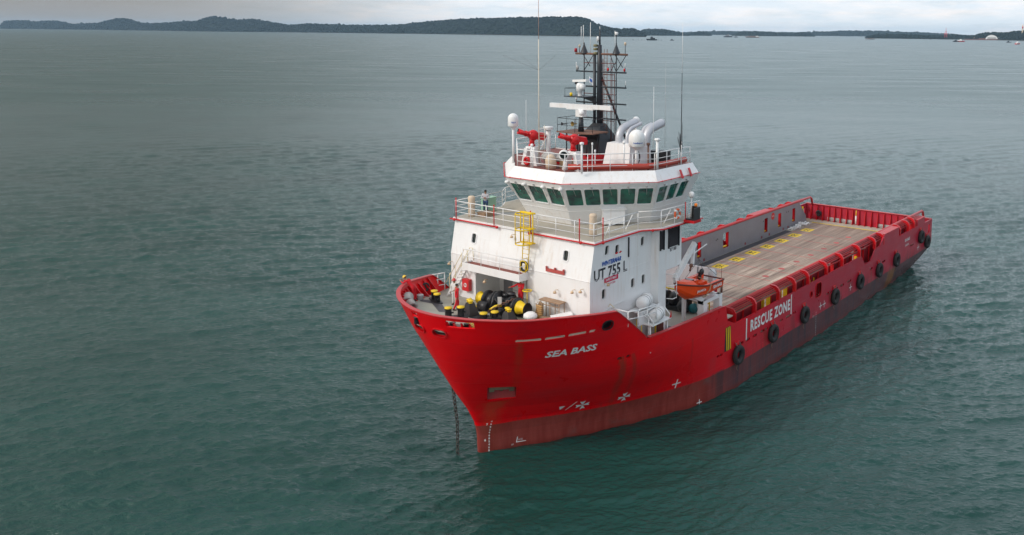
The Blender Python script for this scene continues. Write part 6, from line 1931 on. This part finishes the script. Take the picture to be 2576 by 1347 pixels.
island('forest', 'low hazy wooded ridge right of the middle of the horizon', prof([(1700, 3), (1800, 8), (1900, 8), (1980, 6), (2060, 9), (2130, 12), (2200, 12), (2300, 9), (2400, 5)], 9500), [(1700, 9500), (2400, 9000)], 500, 7, 14)
island('forest', 'flat wooded island with barges lying in front of it', prof([(1838, 1), (1860, 9), (1900, 11), (1940, 8), (1990, 6), (2010, 9), (2030, 7), (2044, 1)], 7000), [(1838, 7300), (2044, 7200)], 300, 8, 10)
island('forest', 'wooded shore with a shipyard at the right edge of the view', prof([(2172, 1), (2200, 9), (2260, 10), (2320, 7), (2380, 8), (2400, 11), (2440, 8), (2470, 17), (2520, 17), (2560, 23), (2600, 22), (2700, 26)], 4900), [(2172, 5300), (2400, 5050), (2600, 4550), (2700, 4400)], 500, 9, 8)


# ================================================================ far buildings and boats
def at_px(u, D):
    d, cf = pix_dir(u); return CAM + d * D / cf * 1.0, d
def far(name, label, cat, u, D, group=None):
    p, d = at_px(u, D)
    return thing(name, label, cat, (p.x, p.y, 0), math.atan2(d.y, d.x) - math.pi / 2, group)
def sub(root, name, mat, fn):
    mb = MB(); fn(mb); o = mb.build(name, mat, None); o.parent = root; return o
h = far('storage_dome', 'pale curved-roof warehouse on the right shore', 'warehouse', 2487, 4500)
sub(h, 'vaulted_roof', WHITE, lambda m: m.loft([[(x, y, z) for x, z in [(-30 * math.cos(R(a)), 26 * math.sin(R(a))) for a in range(0, 181, 15)]] for y in (0, 70)]))
sub(h, 'end_wall', GALV, lambda m: m.box(-20, 20, -1, 0, 0, 14))
h = far('warehouse', 'low grey factory shed beside the tall chimney', 'warehouse', 2540, 4480)
sub(h, 'shed', GALV, lambda m: m.box(-75, 60, 0, 40, 0, 12)); sub(h, 'shed_roof', GREYW, lambda m: m.prism([(-77, -2), (62, -2), (62, 42), (-77, 42)], 12, 14))
sub(h, 'side_shed', paint('rust_shed', (.22, .1, .08), .8), lambda m: m.box(-160, -80, 0, 25, 0, 8))
h = far('warehouse', 'small brown shed at the waterside left of the curved roof', 'warehouse', 2452, 4700)
sub(h, 'shed', CREAM, lambda m: m.box(-25, 25, 0, 20, 0, 9)); sub(h, 'shed_roof', RUSTY, lambda m: m.loft([[(-27, -2, 9), (27, -2, 9), (27, 22, 9), (-27, 22, 9)], [(-27, 9, 14), (27, 9, 14), (27, 11, 14), (-27, 11, 14)]]))
h = far('chimney', 'tall pale factory chimney at the right edge', 'chimney', 2563, 4450)
sub(h, 'stack', CREAM, lambda m: m.tube([(0, 0, 0), (0, 0, 78)], [4, 2.8], 12)); sub(h, 'stack_band', RED, lambda m: m.tube([(0, 0, 60), (0, 0, 68)], 3.4, 12))
h = far('tower_crane', 'red lattice crane standing on the right shore', 'crane', 2372, 4900)
sub(h, 'lattice_leg', RED, lambda m: [m.tube([(sx * 7, sy * 7, 0), (sx * 3, sy * 3, 45)], 1.1, 5) for sx in (-1, 1) for sy in (-1, 1)] + [m.beam((-7 + z * .09, -7 + z * .09, z), (7 - z * .09, -7 + z * .09, z + 10), 1, 1) for z in (0, 12, 24, 34)])
sub(h, 'crane_head', RED, lambda m: (m.box(-9, 9, -5, 5, 28, 32), m.tube([(0, 0, 45), (0, 0, 62)], 1, 5)))
h = far('quay', 'long brown quay under the wooded right shore', 'quay', 2520, 4440)
sub(h, 'quay_wall', paint('brown_quay', (.16, .07, .06), .8), lambda m: m.box(-190, 160, -6, 0, -1, 5))

def vessel(label, u, D, L_, hullm, topm, kind='barge', ang=0.0, cat='boat'):
    h = far('barge' if kind == 'barge' else 'work_boat' if kind == 'tug' else 'fishing_boat' if kind == 'skiff' else 'supply_boat', label, cat, u, D)
    h.rotation_euler.z += ang
    b = L_ * .14; f = L_ * (.06 if kind == 'barge' else .11)
    def hullf(m): m.loft([[(x, y * w_, z) for x, w_, z in ((-L_ / 2, .8, 0 - .5), (-L_ / 2, .8, f), (L_ / 2 * .8, .9, f), (L_ / 2, .05, f * 1.35), (L_ / 2 * .9, .05, -.5))] for y in (-b, b)])
    sub(h, 'hull', hullm, hullf)
    if kind == 'barge':
        sub(h, 'deck_house', topm, lambda m: (m.box(-L_ * .45, -L_ * .3, -b * .6, b * .6, f, f + L_ * .07),)); sub(h, 'cargo_heap', RUSTY, lambda m: m.loft([[(-L_ * .25, -b * .7, f), (L_ * .3, -b * .7, f), (L_ * .3, b * .7, f), (-L_ * .25, b * .7, f)], [(-L_ * .2, -b * .3, f + L_ * .04), (L_ * .25, -b * .3, f + L_ * .04), (L_ * .25, b * .3, f + L_ * .04), (-L_ * .2, b * .3, f + L_ * .04)]]))
    else:
        sub(h, 'deck_house', topm, lambda m: (m.box(-L_ * .3, L_ * .12, -b * .7, b * .7, f, f + L_ * .12), m.box(-L_ * .1, L_ * .1, -b * .6, b * .6, f + L_ * .12, f + L_ * .22)))
        sub(h, 'mast_pole', BLACK, lambda m: m.tube([(0, 0, f + L_ * .2), (0, 0, f + L_ * .42)], L_ * .008, 6))
    return h
vessel('red and white supply boat at anchor nearest the right edge', 2553, 2560, 24, RED, WHITE, 'supply', R(60))
vessel('red hulled boat with white top beside a black buoy boat', 2410, 3250, 30, RED, WHITE, 'tug', R(15))
vessel('black hulled small boat beside the red boat on the right', 2398, 3200, 22, BLACK, BLACK, 'tug', R(10))
vessel('grey flat barge lying alone right of the middle', 2183, 4150, 46, GALV, GREYW, 'barge', R(5))
vessel('rust coloured long barge in front of the flat wooded island', 1888, 4850, 75, RUSTY, WHITE, 'barge', R(185))
vessel('dark work boat left of the rust coloured barge', 1828, 5000, 50, NAVY, GREYW, 'tug', R(5))
vessel('small dark fishing boat between the two barges', 1848, 4900, 24, NAVY, GREYW, 'skiff', R(5))
vessel('dark wooden fishing boat just right of the mast top', 1637, 2790, 34, NAVY, BLACK, 'skiff', R(185))
vessel('tiny low dark skiff right of the wooden fishing boat', 1688, 2800, 14, NAVY, BLACK, 'skiff', 0)
vessel('tiny skiff seen alone off the right shore', 2334, 4300, 9, NAVY, BLACK, 'skiff', R(80))
vessel('pair-like dark launch between the red boat and the shore', 2530, 3100, 18, GREYW, NAVY, 'skiff', R(5))
o = far('fishing_stakes', 'thin line of dark fishing stakes on the water right of the mast', 'stakes', 1615, 2830)
sub(o, 'float_line', NAVY, lambda m: [m.box(-60 + k * 9, -60 + k * 9 + rnd.uniform(2, 6), -1, 1, -.2, rnd.uniform(.4, 1.5)) for k in range(14)])

# ================================================================ the sea
import numpy as np


def water_mat():
    m, t, b = newmat('sea_water')
    g = t.n('ShaderNodeNewGeometry').outputs['Position']

    def an(vec, ang, sx, sy):
        return t.mapping(t.mapping(vec, (1, 1, 1), (0, 0, R(ang))), (sx, sy, 1))
    d2 = t.noise(an(g, 140, 1.0, .55), 3.2, 4, .62)
    d3 = t.noise(an(g, 150, .5, .3), .16, 3, .5)
    ln = t.n('ShaderNodeVectorMath', operation='LENGTH', i={0: g}).outputs['Value']
    far = t.math('POWER', ln, .5)
    d1 = t.noise(an(g, 146, 1.0, .5), .62, 4, .6)
    h1 = t.math('MULTIPLY', d1, t.math('MULTIPLY', t.mapr(far, 10, 17, 0, .34), t.mapr(far, 24, 45, 1, .5)))
    bp = t.n('ShaderNodeBump', i={'Height': t.math('ADD', h1, t.math('MULTIPLY', d2, t.mapr(far, 9, 20, .15, .03))), 'Distance': 1.0, 'Strength': 1.0})
    t.put(b.inputs['Normal'], bp.outputs[0])
    t.put(b.inputs['Base Color'], t.mix(t.mapr(d3, .3, .7), WCOL[0], WCOL[1]))
    streak = t.noise(an(g, 146, 1.0, .25), .05, 5, .65)
    t.put(b.inputs['Roughness'], t.math('ADD', t.mapr(far, 7.5, 19, .05, .30), t.math('MULTIPLY', t.math('SUBTRACT', streak, .5), t.mapr(far, 11, 22, 0, .3))))
    b.inputs['IOR'].default_value = 1.35
    return m


WSLOPE = .155
WCOL = ((0.006, 0.044, 0.037), (0.010, 0.060, 0.051))
S = 16000.0
# one sheet; its vertices are close together over the anchorage and spread out towards the horizon
rs = [0.0, 8, 16, 24, 30]
r_ = 36.0
while r_ < S:
    rs.append(r_)
    r_ += max(.07, r_ * r_ / (26.5 * 887) * .62)
rs.append(S)
rs = np.array(rs)
a0, a1 = -172.0, -104.0
th = np.concatenate([np.arange(a0, a1, .042), np.arange(a1, a0 + 360, 2.0)])
th = np.radians(th)
RR, TT = np.meshgrid(rs, th, indexing='ij')
PX, PY = CAM.x + RR * np.cos(TT), CAM.y + RR * np.sin(TT)
dth = np.empty_like(th); dth[:-1] = np.diff(th); dth[-1] = 2 * math.pi + th[0] - th[-1]
drr = np.gradient(rs)
space = np.maximum(RR * dth[None, :], drr[:, None] * .8)
rg = np.random.default_rng(11)
H = np.zeros_like(PX)
NW = 84
lam = np.exp(np.linspace(math.log(.36), math.log(6.5), NW))
wind = np.zeros_like(PX)
for k in range(6):
    q = rg.uniform(0, 2 * math.pi); l = rg.uniform(40, 160)
    wind += np.sin((PX * math.cos(q) + PY * math.sin(q)) * 2 * math.pi / l + rg.uniform(0, 6))
gust = 1.0 + .12 * wind
for l in lam:
    ang = math.radians(-128) + rg.normal(0, .45)
    kk = 2 * math.pi / l
    slope = WSLOPE * math.sqrt(2 / NW) * (1.35 if l < 1.3 else 1.1 if l < 2.4 else .9 if l < 3.5 else .45)
    amp = slope / kk
    ph = (PX * math.cos(ang) + PY * math.sin(ang)) * kk + rg.uniform(0, 2 * math.pi)
    fade = np.clip((l / space - 1.9) / 1.6, 0, 1)
    c = np.sin(ph)
    H += amp * fade * (c + .36 * (2 * c * c - 1)) * gust
H[RR > 2500] *= 0
n1, n2 = RR.shape
co = np.stack([PX, PY, H], -1).reshape(-1, 3).astype(np.float32)
ii, jj = np.meshgrid(np.arange(n1 - 1), np.arange(n2), indexing='ij')
j2 = (jj + 1) % n2
quads = np.stack([ii * n2 + jj, (ii + 1) * n2 + jj, (ii + 1) * n2 + j2, ii * n2 + j2], -1).reshape(-1, 4).astype(np.int32)
me = bpy.data.meshes.new('water')
me.vertices.add(len(co)); me.vertices.foreach_set('co', co.ravel())
me.loops.add(quads.size); me.loops.foreach_set('vertex_index', quads.ravel())
me.polygons.add(len(quads)); me.polygons.foreach_set('loop_start', np.arange(0, quads.size, 4, dtype=np.int32)); me.polygons.foreach_set('loop_total', np.full(len(quads), 4, dtype=np.int32))
me.polygons.foreach_set('use_smooth', np.ones(len(quads), dtype=bool))
me.update(); me.validate()
me.materials.append(water_mat())
wo_ = bpy.data.objects.new('water', me); col.objects.link(wo_); wo_['kind'] = 'structure'

# the air itself: everything fades to blue-white with distance
hz_ = MB(); HS = 16100
hz_.add([(x, y, z) for z in (-2.5, 136) for y in (-HS, HS) for x in (-HS, HS)], [(0, 2, 3, 1), (4, 5, 7, 6), (0, 1, 5, 4), (2, 6, 7, 3), (0, 4, 6, 2), (1, 3, 7, 5)])
mz = bpy.data.materials.new('air'); mz.use_nodes = True; mz.node_tree.nodes.clear(); t = NT(mz.node_tree)
pv_ = t.n('ShaderNodeVolumePrincipled'); pv_.inputs['Color'].default_value = (.50, .75, 1.0, 1); pv_.inputs['Density'].default_value = 3.8e-5
mo = t.n('ShaderNodeOutputMaterial'); t.t.links.new(pv_.outputs[0], mo.inputs['Volume'])
hz_.build('haze', mz, None, kind='stuff')
